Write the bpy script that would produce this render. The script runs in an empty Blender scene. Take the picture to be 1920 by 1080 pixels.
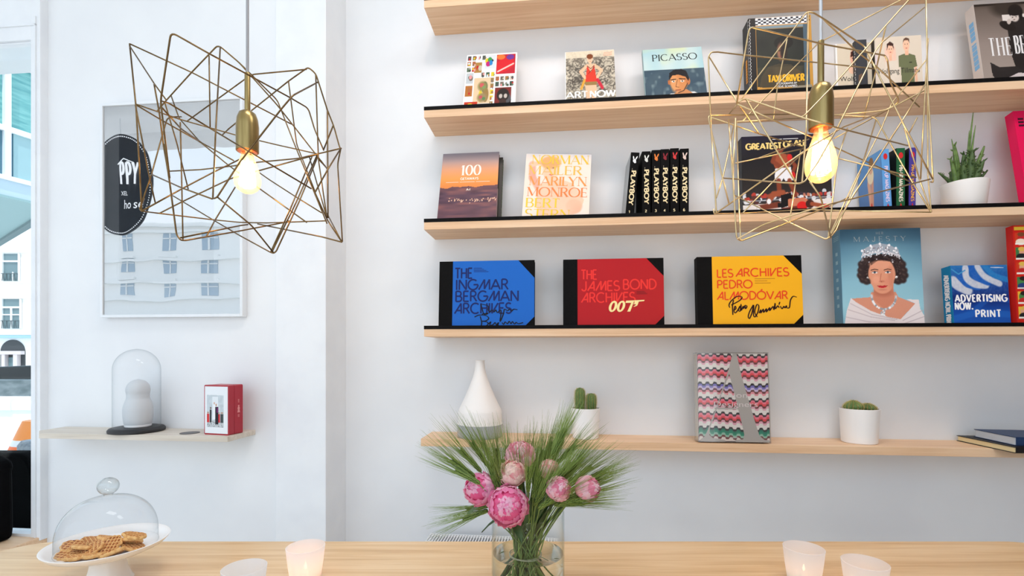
import bpy, math, random
import numpy as np
from mathutils import Vector, Matrix, geometry

R = math.radians
sc = bpy.context.scene
col = sc.collection

# ------------------------------------------------------------------ camera
F, CX, CY, H = 905.0, 960.0, 660.0, 1.30      # focal length in px, principal point, eye height
cam_d = bpy.data.cameras.new('camera'); cam = bpy.data.objects.new('camera', cam_d); col.objects.link(cam)
cam.location = (0, 0, H); cam.rotation_euler = (R(90), 0, 0)
cam_d.sensor_width = 36; cam_d.lens = 36 * F / 1920; cam_d.shift_y = (CY - 540) / 1920
cam_d.clip_start = .02; cam_d.clip_end = 300
sc.camera = cam

# ------------------------------------------------------------------ daylight, sun, exposure
wd = bpy.data.worlds.new('sky'); sc.world = wd; wd.use_nodes = True
nt = wd.node_tree; nt.nodes.clear()
wo = nt.nodes.new('ShaderNodeOutputWorld'); bg = nt.nodes.new('ShaderNodeBackground')
tc = nt.nodes.new('ShaderNodeTexCoord'); sep = nt.nodes.new('ShaderNodeSeparateXYZ')
ramp = nt.nodes.new('ShaderNodeValToRGB')
ramp.color_ramp.elements[0].position = 0.0; ramp.color_ramp.elements[0].color = (.90, .955, 1.0, 1)
ramp.color_ramp.elements[1].position = .75; ramp.color_ramp.elements[1].color = (.60, .79, 1.0, 1)
nt.links.new(tc.outputs['Generated'], sep.inputs[0]); nt.links.new(sep.outputs['Z'], ramp.inputs[0])
nt.links.new(ramp.outputs[0], bg.inputs[0]); nt.links.new(bg.outputs[0], wo.inputs[0])
bg.inputs[1].default_value = 1.62
sun_d = bpy.data.lights.new('sun', 'SUN'); sun = bpy.data.objects.new('sun', sun_d); col.objects.link(sun)
sun_d.energy = 2.6; sun_d.angle = R(1); sun_d.color = (1, .97, .93)
sun.rotation_euler = (R(24), 0, R(12))
vs = sc.view_settings
vs.view_transform = 'Standard'; vs.look = 'None'; vs.gamma = 1.0; vs.use_curve_mapping = False
vs.exposure = 0.12
sc.cycles.use_denoising = True
sc.cycles.max_bounces = 14; sc.cycles.transparent_max_bounces = 24; sc.cycles.diffuse_bounces = 6
sc.cycles.sample_clamp_indirect = 6.0

# wall frame: u to the right along the shelf wall, d out of it into the room
AW = R(5.6); DW = 2.157
U = Vector((math.cos(AW), -math.sin(AW), 0)); M = Vector((math.sin(AW), math.cos(AW), 0))
def WP(u, d, z): return U * u + M * (DW - d) + Vector((0, 0, z))
def spot(u, d, z, power, color, tu, td, tz, size=R(88), radius=.03):
    l = bpy.data.lights.new('ceiling_spot_light', 'SPOT'); o = bpy.data.objects.new('ceiling_spot_light', l); col.objects.link(o)
    l.energy = power; l.color = color; l.spot_size = size; l.spot_blend = .6; l.shadow_soft_size = radius
    o.location = WP(u, d, z)
    o.rotation_euler = (WP(tu, td, tz) - o.location).to_track_quat('-Z', 'Y').to_euler()
for su in (-.35, .45, 1.2, 2.0):          # warm track spots near the ceiling, washing the shelf wall
    spot(su, 1.02, 3.38, 5.8, (1, .62, .40), su + .12, 0, 1.5)

for cx_ in (-.2, 1.3):                         # unseen fill lights added overhead to brighten the table
    al = bpy.data.lights.new('table_fill_light', 'AREA'); ao = bpy.data.objects.new('table_fill_light', al); col.objects.link(ao)
    al.shape = 'RECTANGLE'; al.size = 1.0; al.size_y = .5; al.energy = 15; al.color = (1, .985, .97); ao.location = (cx_, .75, 3.66)

# ------------------------------------------------------------------ helpers
def pw(px, py, d):
    """photo pixel -> (u, z) on the plane at distance d in front of the shelf wall"""
    dx = (px - CX) / F
    t = (DW - d) / (dx * math.sin(AW) + math.cos(AW))
    P = Vector((dx * t, t, 0))
    return P.dot(U), H - (py - CY) / F * t
def wp(px, py, Y): return Vector(((px - CX) / F * Y, Y, H - (py - CY) / F * Y))

def lin(c):
    return tuple(((v / 255) / 12.92 if v / 255 <= .04045 else ((v / 255 + .055) / 1.055) ** 2.4) for v in c)

class MB:
    """collects geometry for ONE mesh object"""
    def __init__(s): s.v = []; s.f = []; s.m = []; s.c = None
    def add(s, vs, fs, mi=0):
        b = len(s.v); s.v += [tuple(v) for v in vs]
        for f in fs: s.f.append(tuple(b + i for i in f)); s.m.append(mi)
    def box(s, x0, x1, y0, y1, z0, z1, mi=0):
        s.add([(x0,y0,z0),(x1,y0,z0),(x1,y1,z0),(x0,y1,z0),(x0,y0,z1),(x1,y0,z1),(x1,y1,z1),(x0,y1,z1)],
              [(0,3,2,1),(4,5,6,7),(0,1,5,4),(1,2,6,5),(2,3,7,6),(3,0,4,7)], mi); return s
    def prism(s, pts, y0, y1, mi=0):
        """polygon in (x, z) extruded along y"""
        n = len(pts)
        s.add([(x, y0, z) for x, z in pts] + [(x, y1, z) for x, z in pts],
              [tuple(range(n)), tuple(range(2*n-1, n-1, -1))] + [(i, i+n, (i+1) % n + n, (i+1) % n) for i in range(n)], mi); return s
    def slab(s, pts, z0, z1, mi=0):
        """polygon in (x, y) extruded along z"""
        n = len(pts)
        s.add([(x, y, z0) for x, y in pts] + [(x, y, z1) for x, y in pts],
              [tuple(range(n-1, -1, -1)), tuple(range(n, 2*n))] + [(i, (i+1) % n, (i+1) % n + n, i+n) for i in range(n)], mi); return s
    def lathe(s, prof, n=48, c=(0,0,0), mi=0, mis=None):
        vs = []; fs = []; k = len(prof)
        for (r, z) in prof:
            for i in range(n):
                a = 2*math.pi*i/n; vs.append((c[0]+r*math.cos(a), c[1]+r*math.sin(a), c[2]+z))
        b = len(s.v); s.v += vs
        for j in range(k-1):
            for i in range(n):
                i2 = (i+1) % n
                s.f.append((b+j*n+i, b+j*n+i2, b+(j+1)*n+i2, b+(j+1)*n+i)); s.m.append(mis[j] if mis else mi)
        return s
    def tube(s, pts, r, n=6, mi=0, closed=False, radii=None):
        pts = [Vector(p) for p in pts]; k = len(pts)
        if k < 2: return s
        ref = None; rings = []
        for i in range(k):
            a = pts[i-1] if i else pts[0]; b = pts[i+1] if i < k-1 else pts[-1]
            t = (b - a)
            if t.length < 1e-9: t = Vector((0,0,1))
            t.normalize()
            if ref is None:
                ref = t.orthogonal().normalized()
            ref = (ref - t * ref.dot(t))
            if ref.length < 1e-6: ref = t.orthogonal()
            ref.normalize(); bi = t.cross(ref)
            rr = radii[i] if radii else r
            rings.append([pts[i] + (ref*math.cos(2*math.pi*j/n) + bi*math.sin(2*math.pi*j/n))*rr for j in range(n)])
        vs = [p for ring in rings for p in ring]
        fs = [(i*n+j, i*n+(j+1) % n, (i+1)*n+(j+1) % n, (i+1)*n+j) for i in range(k-1) for j in range(n)]
        fs += [tuple(range(n-1, -1, -1)), tuple((k-1)*n+j for j in range(n))]
        s.add(vs, fs, mi); return s
    def ball(s, c, rx, ry=None, rz=None, n=16, m=10, mi=0):
        ry = ry or rx; rz = rz or rx
        vs = [(c[0], c[1], c[2]-rz)]
        for j in range(1, m):
            b = -math.pi/2 + math.pi*j/m
            for i in range(n):
                a = 2*math.pi*i/n
                vs.append((c[0]+rx*math.cos(b)*math.cos(a), c[1]+ry*math.cos(b)*math.sin(a), c[2]+rz*math.sin(b)))
        vs.append((c[0], c[1], c[2]+rz)); L = len(vs)-1
        fs = [(0, 1+(i+1) % n, 1+i) for i in range(n)]
        for j in range(m-2):
            for i in range(n): fs.append((1+j*n+i, 1+j*n+(i+1) % n, 1+(j+1)*n+(i+1) % n, 1+(j+1)*n+i))
        fs += [(L, 1+(m-2)*n+i, 1+(m-2)*n+(i+1) % n) for i in range(n)]
        s.add(vs, fs, mi); return s
    def flat(s, pts, y, mi=0):
        """flat polygon in (x, z), facing -y, any outline"""
        tri = geometry.tessellate_polygon([[Vector((x, z, 0)) for x, z in pts]])
        s.add([(x, y, z) for x, z in pts], [tuple(t) for t in tri], mi); return s
    def build(s, name, mats, parent=None, smooth=False, bevel=0, loc=None, rot=None, seg=2):
        me = bpy.data.meshes.new(name); me.from_pydata(s.v, [], s.f)
        if not isinstance(mats, (list, tuple)): mats = [mats]
        for m in mats: me.materials.append(m)
        if len(mats) > 1: me.polygons.foreach_set('material_index', s.m)
        if smooth:
            me.polygons.foreach_set('use_smooth', [True]*len(s.f))
            if smooth is not True: me.set_sharp_from_angle(angle=R(smooth))
        me.update()
        o = bpy.data.objects.new(name, me); col.objects.link(o)
        if parent is not None: o.parent = parent
        if loc is not None: o.location = loc
        if rot is not None: o.rotation_euler = rot
        if bevel:
            b = o.modifiers.new('bevel', 'BEVEL'); b.width = bevel; b.segments = seg; b.limit_method = 'ANGLE'; b.angle_limit = R(40)
        return o

def tag(o, label=None, cat=None, group=None, kind=None):
    if label: o['label'] = label
    if cat: o['category'] = cat
    if group: o['group'] = group
    if kind: o['kind'] = kind
    return o
def empty(name, loc, rot=(0,0,0)):
    o = bpy.data.objects.new(name, None); col.objects.link(o); o.location = loc; o.rotation_euler = rot
    o.empty_display_size = .05; return o
def wroot(name, u, d, z, label, cat, group=None, tilt=0, roll=0, yaw=0):
    o = empty(name, WP(u, d, z), (R(-tilt), R(roll), -AW + R(yaw))); return tag(o, label, cat, group)
def froot(name, loc, label, cat, group=None, rot=(0,0,0)):
    return tag(empty(name, loc, rot), label, cat, group)

# ------------------------------------------------------------------ materials
def mat(name, c=(200,200,200), rough=.5, metal=0, **k):
    m = bpy.data.materials.new(name); m.use_nodes = True
    p = m.node_tree.nodes['Principled BSDF']
    p.inputs['Base Color'].default_value = (*lin(c), 1); p.inputs['Roughness'].default_value = rough; p.inputs['Metallic'].default_value = metal
    for kk, v in k.items(): p.inputs[kk.replace('_', ' ')].default_value = v
    return m
def N(m, t, **k):
    n = m.node_tree.nodes.new(t)
    for a, v in k.items(): setattr(n, a, v)
    return n
def L(m, a, b): m.node_tree.links.new(a, b)
def mottled(name, c0, c1, scale=20, rough=.6, bump=0, metal=0, stretch=(1,1,1), detail=4, lo=.35, hi=.65, **k):
    m = mat(name, c0, rough, metal, **k); p = m.node_tree.nodes['Principled BSDF']
    t = N(m, 'ShaderNodeTexCoord'); mp = N(m, 'ShaderNodeMapping'); mp.inputs['Scale'].default_value = stretch
    no = N(m, 'ShaderNodeTexNoise'); no.inputs['Scale'].default_value = scale; no.inputs['Detail'].default_value = detail
    r = N(m, 'ShaderNodeValToRGB'); r.color_ramp.elements[0].position = lo; r.color_ramp.elements[1].position = hi
    r.color_ramp.elements[0].color = (*lin(c0), 1); r.color_ramp.elements[1].color = (*lin(c1), 1)
    L(m, t.outputs['Object'], mp.inputs[0]); L(m, mp.outputs[0], no.inputs['Vector']); L(m, no.outputs['Fac'], r.inputs[0]); L(m, r.outputs[0], p.inputs['Base Color'])
    if bump:
        b = N(m, 'ShaderNodeBump'); b.inputs['Strength'].default_value = bump; b.inputs['Distance'].default_value = .002
        L(m, no.outputs['Fac'], b.inputs['Height']); L(m, b.outputs[0], p.inputs['Normal'])
    return m
def wood(name, c0, c1, c2, rough=.45, grain=1.0):
    m = mat(name, c0, rough); p = m.node_tree.nodes['Principled BSDF']
    t = N(m, 'ShaderNodeTexCoord'); mp = N(m, 'ShaderNodeMapping'); mp.inputs['Scale'].default_value = (.7*grain, 16*grain, 16*grain)
    no = N(m, 'ShaderNodeTexNoise'); no.inputs['Scale'].default_value = 2.2; no.inputs['Detail'].default_value = 6; no.inputs['Distortion'].default_value = .9
    mp2 = N(m, 'ShaderNodeMapping'); mp2.inputs['Scale'].default_value = (3*grain, 120*grain, 120*grain)
    n2 = N(m, 'ShaderNodeTexNoise'); n2.inputs['Scale'].default_value = 2; n2.inputs['Detail'].default_value = 3
    ad = N(m, 'ShaderNodeMath', operation='MULTIPLY_ADD'); ad.inputs[1].default_value = .35
    r = N(m, 'ShaderNodeValToRGB'); e = r.color_ramp.elements
    e[0].position = .42; e[0].color = (*lin(c1), 1); e[1].position = .9; e[1].color = (*lin(c2), 1)
    x = e.new(.66); x.color = (*lin(c0), 1)
    L(m, t.outputs['Object'], mp.inputs[0]); L(m, mp.outputs[0], no.inputs['Vector'])
    L(m, t.outputs['Object'], mp2.inputs[0]); L(m, mp2.outputs[0], n2.inputs['Vector'])
    L(m, n2.outputs['Fac'], ad.inputs[0]); L(m, no.outputs['Fac'], ad.inputs[2]); L(m, ad.outputs[0], r.inputs[0]); L(m, r.outputs[0], p.inputs['Base Color'])
    b = N(m, 'ShaderNodeBump'); b.inputs['Strength'].default_value = .12; b.inputs['Distance'].default_value = .001
    L(m, n2.outputs['Fac'], b.inputs['Height']); L(m, b.outputs[0], p.inputs['Normal'])
    return m
def thin_glass(name, tint=(1,1,1), edge=.75, base=.04, rough=.0, edge_tint=None, power=3.0, wav=0):
    """thin clear sheet: see-through head on, mirror-like at grazing angles"""
    m = bpy.data.materials.new(name); m.use_nodes = True; nt = m.node_tree; nt.nodes.clear()
    out = N(m, 'ShaderNodeOutputMaterial'); mix = N(m, 'ShaderNodeMixShader'); tr = N(m, 'ShaderNodeBsdfTransparent'); gl = N(m, 'ShaderNodeBsdfGlossy')
    lw = N(m, 'ShaderNodeLayerWeight'); lw.inputs['Blend'].default_value = .5
    po = N(m, 'ShaderNodeMath', operation='POWER'); po.inputs[1].default_value = power
    ma = N(m, 'ShaderNodeMath', operation='MULTIPLY_ADD'); ma.inputs[1].default_value = edge; ma.inputs[2].default_value = base
    ct = N(m, 'ShaderNodeMix', data_type='RGBA'); ct.inputs['A'].default_value = (*tint, 1); ct.inputs['B'].default_value = (*(edge_tint or tint), 1)
    gl.inputs['Roughness'].default_value = rough
    L(m, lw.outputs['Facing'], po.inputs[0]); L(m, po.outputs[0], ma.inputs[0]); L(m, ma.outputs[0], mix.inputs[0])
    L(m, po.outputs[0], ct.inputs['Factor']); L(m, ct.outputs['Result'], tr.inputs[0])
    L(m, tr.outputs[0], mix.inputs[1]); L(m, gl.outputs[0], mix.inputs[2]); L(m, mix.outputs[0], out.inputs[0])
    if wav:
        t = N(m, 'ShaderNodeTexCoord'); no = N(m, 'ShaderNodeTexNoise'); no.inputs['Scale'].default_value = 5; no.inputs['Detail'].default_value = 1
        b = N(m, 'ShaderNodeBump'); b.inputs['Strength'].default_value = wav; b.inputs['Distance'].default_value = .01
        L(m, t.outputs['Object'], no.inputs['Vector']); L(m, no.outputs['Fac'], b.inputs['Height']); L(m, b.outputs[0], gl.inputs['Normal'])
    return m
def emis(name, c, s):
    m = bpy.data.materials.new(name); m.use_nodes = True; nt = m.node_tree; nt.nodes.clear()
    o = N(m, 'ShaderNodeOutputMaterial'); e = N(m, 'ShaderNodeEmission'); e.inputs[0].default_value = (*c, 1); e.inputs[1].default_value = s
    L(m, e.outputs[0], o.inputs[0]); return m
_inks = {}
def ink(c, rough=.4, metal=0):
    k = (tuple(c), rough, metal)
    if k not in _inks: _inks[k] = mat('ink_%d_%d_%d' % tuple(c), c, rough, metal, Specular_IOR_Level=.2)
    return _inks[k]
def print_mat(name, rough=.45):
    m = mat(name, (200,200,200), rough, Specular_IOR_Level=.18); a = N(m, 'ShaderNodeAttribute'); a.attribute_name = 'Col'
    L(m, a.outputs['Color'], m.node_tree.nodes['Principled BSDF'].inputs['Base Color']); return m

m_wall = mottled('white_wall_paint', (228,230,233), (233,235,237), 3, .6, 0)
m_trim = mottled('white_gloss_paint', (230,233,237), (235,238,241), 8, .35)
m_oak = wood('light_oak_shelf', (228,190,152), (212,170,130), (238,206,172))
m_table = wood('pale_ash_table', (224,188,140), (204,162,112), (236,206,164), .28)
m_pale = wood('whitewashed_oak', (212,202,188), (192,180,164), (226,218,206))
m_black = mottled('black_lacquered_metal', (9,8,9), (14,13,14), 60, .55, Specular_IOR_Level=.1)
m_brass = mottled('brushed_brass', (168,147,98), (150,129,82), 90, .3, 0, 1, (1,1,.1))
m_wire = mottled('aged_brass_wire', (204,178,130), (222,198,154), 40, .3, 0, 1)
m_wire_backlit = mottled('backlit_brass_wire', (104,82,52), (132,106,70), 40, .35, 0, 1)  # darker copy of the brass wire, backlighting painted into the colour
m_cream = mottled('paper_pages', (238,232,218), (224,216,200), 4, .8, 0, 0, (1,1,160))
m_print = print_mat('printed_cover')
m_matte_print = print_mat('printed_card', .6)
m_ceramic = mottled('white_glazed_ceramic', (238,236,234), (243,241,239), 5, .25)
m_clear = thin_glass('clear_glass', (.99,.993,.995), .5, .018, 0, (.74,.78,.80), 3.4)
m_pane = thin_glass('window_glass', (.97,.99,.99), .25, .004, 0, None, 4)
# ------------------------------------------------------------------ stroke lettering
def E(cx, cy, rx, ry, a0, a1, n=14):
    return [(cx + rx*math.cos(R(a0+(a1-a0)*i/n)), cy + ry*math.sin(R(a0+(a1-a0)*i/n))) for i in range(n+1)]
def stem(x): return [(x, 0), (x, 1)]
GL = {
 'A': (.8, [('t',[(0,0),(.4,1)]),('T',[(.4,1),(.8,0)]),('t',[(.15,.32),(.66,.32)])]),
 'B': (.62,[('T',stem(.06)),('',[(.06,1),(.3,1)]+E(.3,.76,.22,.24,90,-90)+[(.06,.52)]),('',[(.06,.52),(.32,.52)]+E(.32,.26,.26,.26,90,-90)+[(.06,0)])]),
 'C': (.82,[('',E(.46,.5,.44,.5,48,312,24))]),
 'D': (.74,[('T',stem(.06)),('',[(.06,1),(.26,1)]+E(.26,.5,.44,.5,90,-90,18)+[(.06,0)])]),
 'E': (.54,[('T',stem(.06)),('t',[(.06,1),(.5,1)]),('t',[(.06,.52),(.44,.52)]),('t',[(.06,0),(.52,0)])]),
 'F': (.5, [('T',stem(.06)),('t',[(.06,1),(.5,1)]),('t',[(.06,.52),(.42,.52)])]),
 'G': (.88,[('',E(.46,.5,.44,.5,48,360,26)),('t',[(.5,.5),(.9,.5)])]),
 'H': (.68,[('T',stem(.06)),('T',stem(.62)),('t',[(.06,.52),(.62,.52)])]),
 'I': (.16,[('T',stem(.08))]),
 'J': (.46,[('T',[(.4,1),(.4,.24)]+E(.2,.24,.2,.24,0,-170))]),
 'K': (.66,[('T',stem(.06)),('t',[(.06,.4),(.6,1)]),('T',[(.22,.55),(.64,0)])]),
 'L': (.48,[('T',stem(.06)),('t',[(.06,0),(.46,0)])]),
 'M': (.92,[('t',stem(.06)),('T',[(.06,1),(.46,.05)]),('t',[(.46,.05),(.86,1)]),('T',stem(.86))]),
 'N': (.74,[('t',stem(.06)),('T',[(.06,1),(.68,0)]),('t',stem(.68))]),
 'O': (.96,[('',E(.48,.5,.46,.5,0,360,32))]),
 'P': (.58,[('T',stem(.06)),('',[(.06,1),(.28,1)]+E(.28,.73,.26,.27,90,-90)+[(.06,.46)])]),
 'Q': (.96,[('',E(.48,.5,.46,.5,0,360,32)),('T',[(.55,.25),(.85,-.08)])]),
 'R': (.62,[('T',stem(.06)),('',[(.06,1),(.28,1)]+E(.28,.75,.25,.25,90,-90)+[(.06,.5)]),('T',[(.3,.5),(.6,0)])]),
 'S': (.56,[('',E(.28,.75,.24,.25,35,270,14)+E(.28,.25,.26,.25,90,-150,14))]),
 'T': (.58,[('T',stem(.29)),('t',[(0,1),(.58,1)])]),
 'U': (.7, [('T',[(.06,1),(.06,.3)]+E(.34,.3,.28,.3,180,360)+[(.62,1)])]),
 'V': (.74,[('T',[(0,1),(.37,0)]),('t',[(.37,0),(.74,1)])]),
 'W': (1.06,[('T',[(0,1),(.27,0)]),('t',[(.27,0),(.53,1)]),('T',[(.53,1),(.79,0)]),('t',[(.79,0),(1.06,1)])]),
 'X': (.68,[('T',[(0,1),(.66,0)]),('t',[(0,0),(.66,1)])]),
 'Y': (.68,[('T',[(0,1),(.34,.45)]),('t',[(.34,.45),(.68,1)]),('T',[(.34,0),(.34,.45)])]),
 'Z': (.62,[('t',[(.02,1),(.58,1)]),('T',[(.58,1),(.02,0)]),('t',[(.02,0),(.6,0)])]),
 '0': (.66,[('',E(.33,.5,.3,.5,0,360,28))]),
 '1': (.34,[('T',stem(.2)),('t',[(.2,1),(.02,.82)])]),
 '2': (.56,[('',E(.27,.74,.23,.26,160,-30,12)+[(.04,0)]),('t',[(.04,0),(.54,0)])]),
 '3': (.56,[('',E(.25,.75,.22,.25,150,-90,12)),('',E(.25,.26,.26,.26,90,-150,12))]),
 '4': (.62,[('T',stem(.44)),('t',[(.44,1),(.02,.3)]),('t',[(.02,.3),(.6,.3)])]),
 '5': (.56,[('t',[(.5,1),(.1,1)]),('T',[(.1,1),(.08,.55)]),('',[(.08,.55)]+E(.25,.32,.27,.32,110,-150,14))]),
 '6': (.6, [('',E(.3,.3,.26,.3,0,360,20)),('T',[(.05,.36)]+E(.36,.45,.32,.55,180,80,8))]),
 '7': (.56,[('t',[(.02,1),(.54,1)]),('T',[(.54,1),(.18,0)])]),
 '.': (.14,[('T',[(.07,0),(.07,.2)])]), '-': (.4,[('t',[(.04,.42),(.36,.42)])]), ' ': (.34,[]),
 # slanted forms of the display face on the archive volumes
 'a': (.7, [('t',[(0,0),(.6,1)]),('T',[(.6,1),(.64,0)]),('t',[(.22,.3),(.63,.3)])]),
 'm': (1.0,[('t',[(0,0),(.5,1)]),('t',[(.5,1),(.5,.06)]),('t',[(.5,.06),(.95,1)]),('t',[(.95,1),(.96,0)])]),
 'v': (.6, [('T',[(.06,1),(.06,0)]),('t',[(.06,0),(.62,1)])]),
 'h': (.62,[('T',stem(.3)),('t',[(.0,1),(.3,1)]),]),
 'o': (.96,[('',E(.48,.5,.46,.5,0,360,32)),('t',[(.42,1.1),(.6,1.26)])]),
}
def text_width(txt, gap=.12): return sum(GL[c][0] + gap for c in txt) - gap
def lettering(mb, txt, x, z, h, y=-.0012, width=None, wt=.12, thin=None, serif=0, gap=.14, mi=0, vertical=False, slant=0, flip=1):
    """strokes of txt with its baseline at (x, z), cap height h, facing -y"""
    sx = h if width is None else width / text_width(txt, gap)
    pen = 0; thin = wt if thin is None else thin; lvl = [0]
    def put(a, b):
        a, b = a + slant*b, b
        X, Z = a*sx, b*h
        return (x + Z, z - X) if vertical else (x + X*flip, z + Z)
    def quad(p):
        lvl[0] += 1
        mb.add([(q[0], y - flip*lvl[0]*2e-6, q[1]) for q in p], [tuple(range(len(p)))], mi)
    asp = sx / h
    for ch in txt:
        adv, strokes = GL[ch]
        for wgt, pts in strokes:
            n = len(pts); left = []; right = []
            for i, (px, py) in enumerate(pts):
                ax, ay = pts[max(i-1, 0)]; bx, by = pts[min(i+1, n-1)]
                if n > 3 and pts[0] == pts[-1] and i in (0, n-1): ax, ay = pts[-2]; bx, by = pts[1]
                dx, dy = (bx-ax)*asp, by-ay; l = math.hypot(dx, dy) or 1
                w = wt if wgt == 'T' else thin if wgt == 't' else thin + (wt-thin)*(abs(dy)/l)**1.3
                nx, ny = -dy/l*w/2/asp, dx/l*w/2
                left.append((pen+px+nx, py+ny)); right.append((pen+px-nx, py-ny))
            b = len(mb.v); lvl[0] += 1
            vs = [put(*p) for p in left] + [put(*p) for p in right]
            mb.add([(q[0], y - flip*lvl[0]*2e-6, q[1]) for q in vs], [(i, i+1, n+i+1, n+i) for i in range(n-1)], mi)
            if serif:
                for (px, py), (ox, oy) in ((pts[0], pts[1]), (pts[-1], pts[-2])):
                    if (abs(py) < .01 or abs(py-1) < .01) and abs(oy-py) > .3*abs((ox-px)*asp) + 1e-6 and wgt and n < 4:
                        sw = (serif if wgt == 'T' else serif*.8)/asp; t = thin*.8
                        z0, z1 = (0, t) if py < .5 else (1-t, 1)
                        quad([put(pen+px-sw, z0), put(pen+px+sw, z0), put(pen+px+sw, z1), put(pen+px-sw, z1)])
                    elif abs(oy-py) < .01 and wgt == 't' and n == 2 and ox < px and ch in 'EFLTZ':
                        s2 = .1; dirn = -1 if py > .5 else 1
                        quad([put(pen+px-.05, py), put(pen+px, py), put(pen+px, py+dirn*s2*1.8), put(pen+px-.02, py+dirn*s2*1.8)])
        pen += adv + gap
    return mb
def builtin_text(mb, txt, x, z, size, y=-.0012, width=None, mi=0, flip=1, thick=0):
    """lower-case lettering in the built-in face"""
    cu = bpy.data.curves.new('letters', 'FONT'); cu.body = txt; cu.size = size; cu.fill_mode = 'FRONT'; cu.offset = thick*size
    cu.resolution_u = 4
    o = bpy.data.objects.new('letters', cu); col.objects.link(o)
    bpy.context.view_layer.update()
    me = o.evaluated_get(bpy.context.evaluated_depsgraph_get()).to_mesh()
    xs = [v.co.x for v in me.vertices]; w = (max(xs)-min(xs)) if xs else 1; k = 1 if width is None else width/w; mn = min(xs) if xs else 0
    mb.add([(x + flip*(v.co.x-mn)*k, y, z + v.co.y) for v in me.vertices], [tuple(p.vertices) for p in me.polygons], mi)
    o.evaluated_get(bpy.context.evaluated_depsgraph_get()).to_mesh_clear()
    bpy.data.objects.remove(o); bpy.data.curves.remove(cu); return mb
def ribbon(mb, pts, w, y=-.0014, mi=0):
    """pen stroke through (x, z) points"""
    n = len(pts); l = []; r = []
    for i, (px, pz) in enumerate(pts):
        ax, az = pts[max(i-1, 0)]; bx, bz = pts[min(i+1, n-1)]
        dx, dz = bx-ax, bz-az; k = math.hypot(dx, dz) or 1
        ww = w*(.5 + .5*abs(dx/k*.4+dz/k*.9))
        l.append((px-dz/k*ww/2, y, pz+dx/k*ww/2)); r.append((px+dz/k*ww/2, y, pz-dx/k*ww/2))
    mb.add(l + r, [(i, i+1, n+i+1, n+i) for i in range(n-1)], mi)
def smooth_line(pts, k=4):
    out = []
    for i in range(len(pts)-1):
        p0 = pts[max(i-1, 0)]; p1 = pts[i]; p2 = pts[i+1]; p3 = pts[min(i+2, len(pts)-1)]
        for j in range(k):
            t = j/k
            out.append(tuple(.5*((2*p1[a]) + (-p0[a]+p2[a])*t + (2*p0[a]-5*p1[a]+4*p2[a]-p3[a])*t*t + (-p0[a]+3*p1[a]-3*p2[a]+p3[a])*t**3) for a in range(len(p1))))
    out.append(tuple(pts[-1])); return out

# ------------------------------------------------------------------ printed pictures (what is printed on the covers)
class Cv:
    def __init__(s, w, h, c, box=None):
        s.w, s.h = w, h; s.a = np.zeros((h, w, 3)) + np.array(c)/255.
        s.X, s.Y = np.meshgrid((np.arange(w)+.5)/w, 1-(np.arange(h)+.5)/h)
        s.box = box or (0, 1, 1, 0)                   # x0, y0(top), x1, y1(bottom) of the area in tracing units
    def q(s, x, y):
        x0, y0, x1, y1 = s.box; return (x-x0)/(x1-x0), 1-(y-y0)/(y1-y0)
    def sx(s): return abs(s.box[2]-s.box[0])
    def sy(s): return abs(s.box[3]-s.box[1])
    def put(s, m, c): s.a += (np.array(c)/255. - s.a)*m[..., None]; return s
    def ell(s, cx, cy, rx, ry, c, rot=0, soft=.12, al=1):
        X, Y = s.q(cx, cy); dx = (s.X-X)*s.sx(); dy = -(s.Y-Y)*s.sy(); t = R(rot)
        a = dx*math.cos(t)+dy*math.sin(t); b = -dx*math.sin(t)+dy*math.cos(t)
        d = np.sqrt((a/rx)**2+(b/ry)**2); return s.put(np.clip((1-d)/soft+.5, 0, 1)*al, c)
    def poly(s, pts, c, al=1):
        pts = [s.q(*p) for p in pts]; ins = np.zeros((s.h, s.w), bool); n = len(pts)
        for i in range(n):
            x1, y1 = pts[i]; x2, y2 = pts[(i+1) % n]
            if y1 == y2: continue
            cr = ((y1 > s.Y) != (y2 > s.Y)) & (s.X < (x2-x1)*(s.Y-y1)/(y2-y1)+x1); ins ^= cr
        return s.put(ins*al, c)
    def rect(s, x0, y0, x1, y1, c, al=1): return s.poly([(x0,y0),(x1,y0),(x1,y1),(x0,y1)], c, al)
    def line(s, pts, w, c, al=1):
        for (ax, ay), (bx, by) in zip(pts, pts[1:]):
            X0, Y0 = s.q(ax, ay); X1, Y1 = s.q(bx, by); kx, ky = s.sx(), s.sy()
            px, py = (s.X-X0)*kx, (s.Y-Y0)*ky; vx, vy = (X1-X0)*kx, (Y1-Y0)*ky
            t = np.clip((px*vx+py*vy)/(vx*vx+vy*vy+1e-9), 0, 1); d = np.hypot(px-t*vx, py-t*vy)
            s.put(np.clip((w/2-d)/(w*.25)+.5, 0, 1)*al, c)
        return s
    def vgrad(s, stops):
        ys = [1-p for p, _ in stops][::-1]; cs = np.array([c for _, c in stops][::-1])/255.
        for k in range(3): s.a[..., k] = np.interp(s.Y, ys, cs[:, k])
        return s
    def noise(s, k, seed=0, ky=None):
        rg = np.random.RandomState(seed); ky = ky or k; g = rg.rand(int(ky)+2, int(k)+2)
        x, y = s.X*k, s.Y*ky; i, j = y.astype(int), x.astype(int); fy, fx = y-i, x-j
        fy = fy*fy*(3-2*fy); fx = fx*fx*(3-2*fx)
        return (g[i, j]*(1-fx)+g[i, j+1]*fx)*(1-fy)+(g[i+1, j]*(1-fx)+g[i+1, j+1]*fx)*fy
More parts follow.
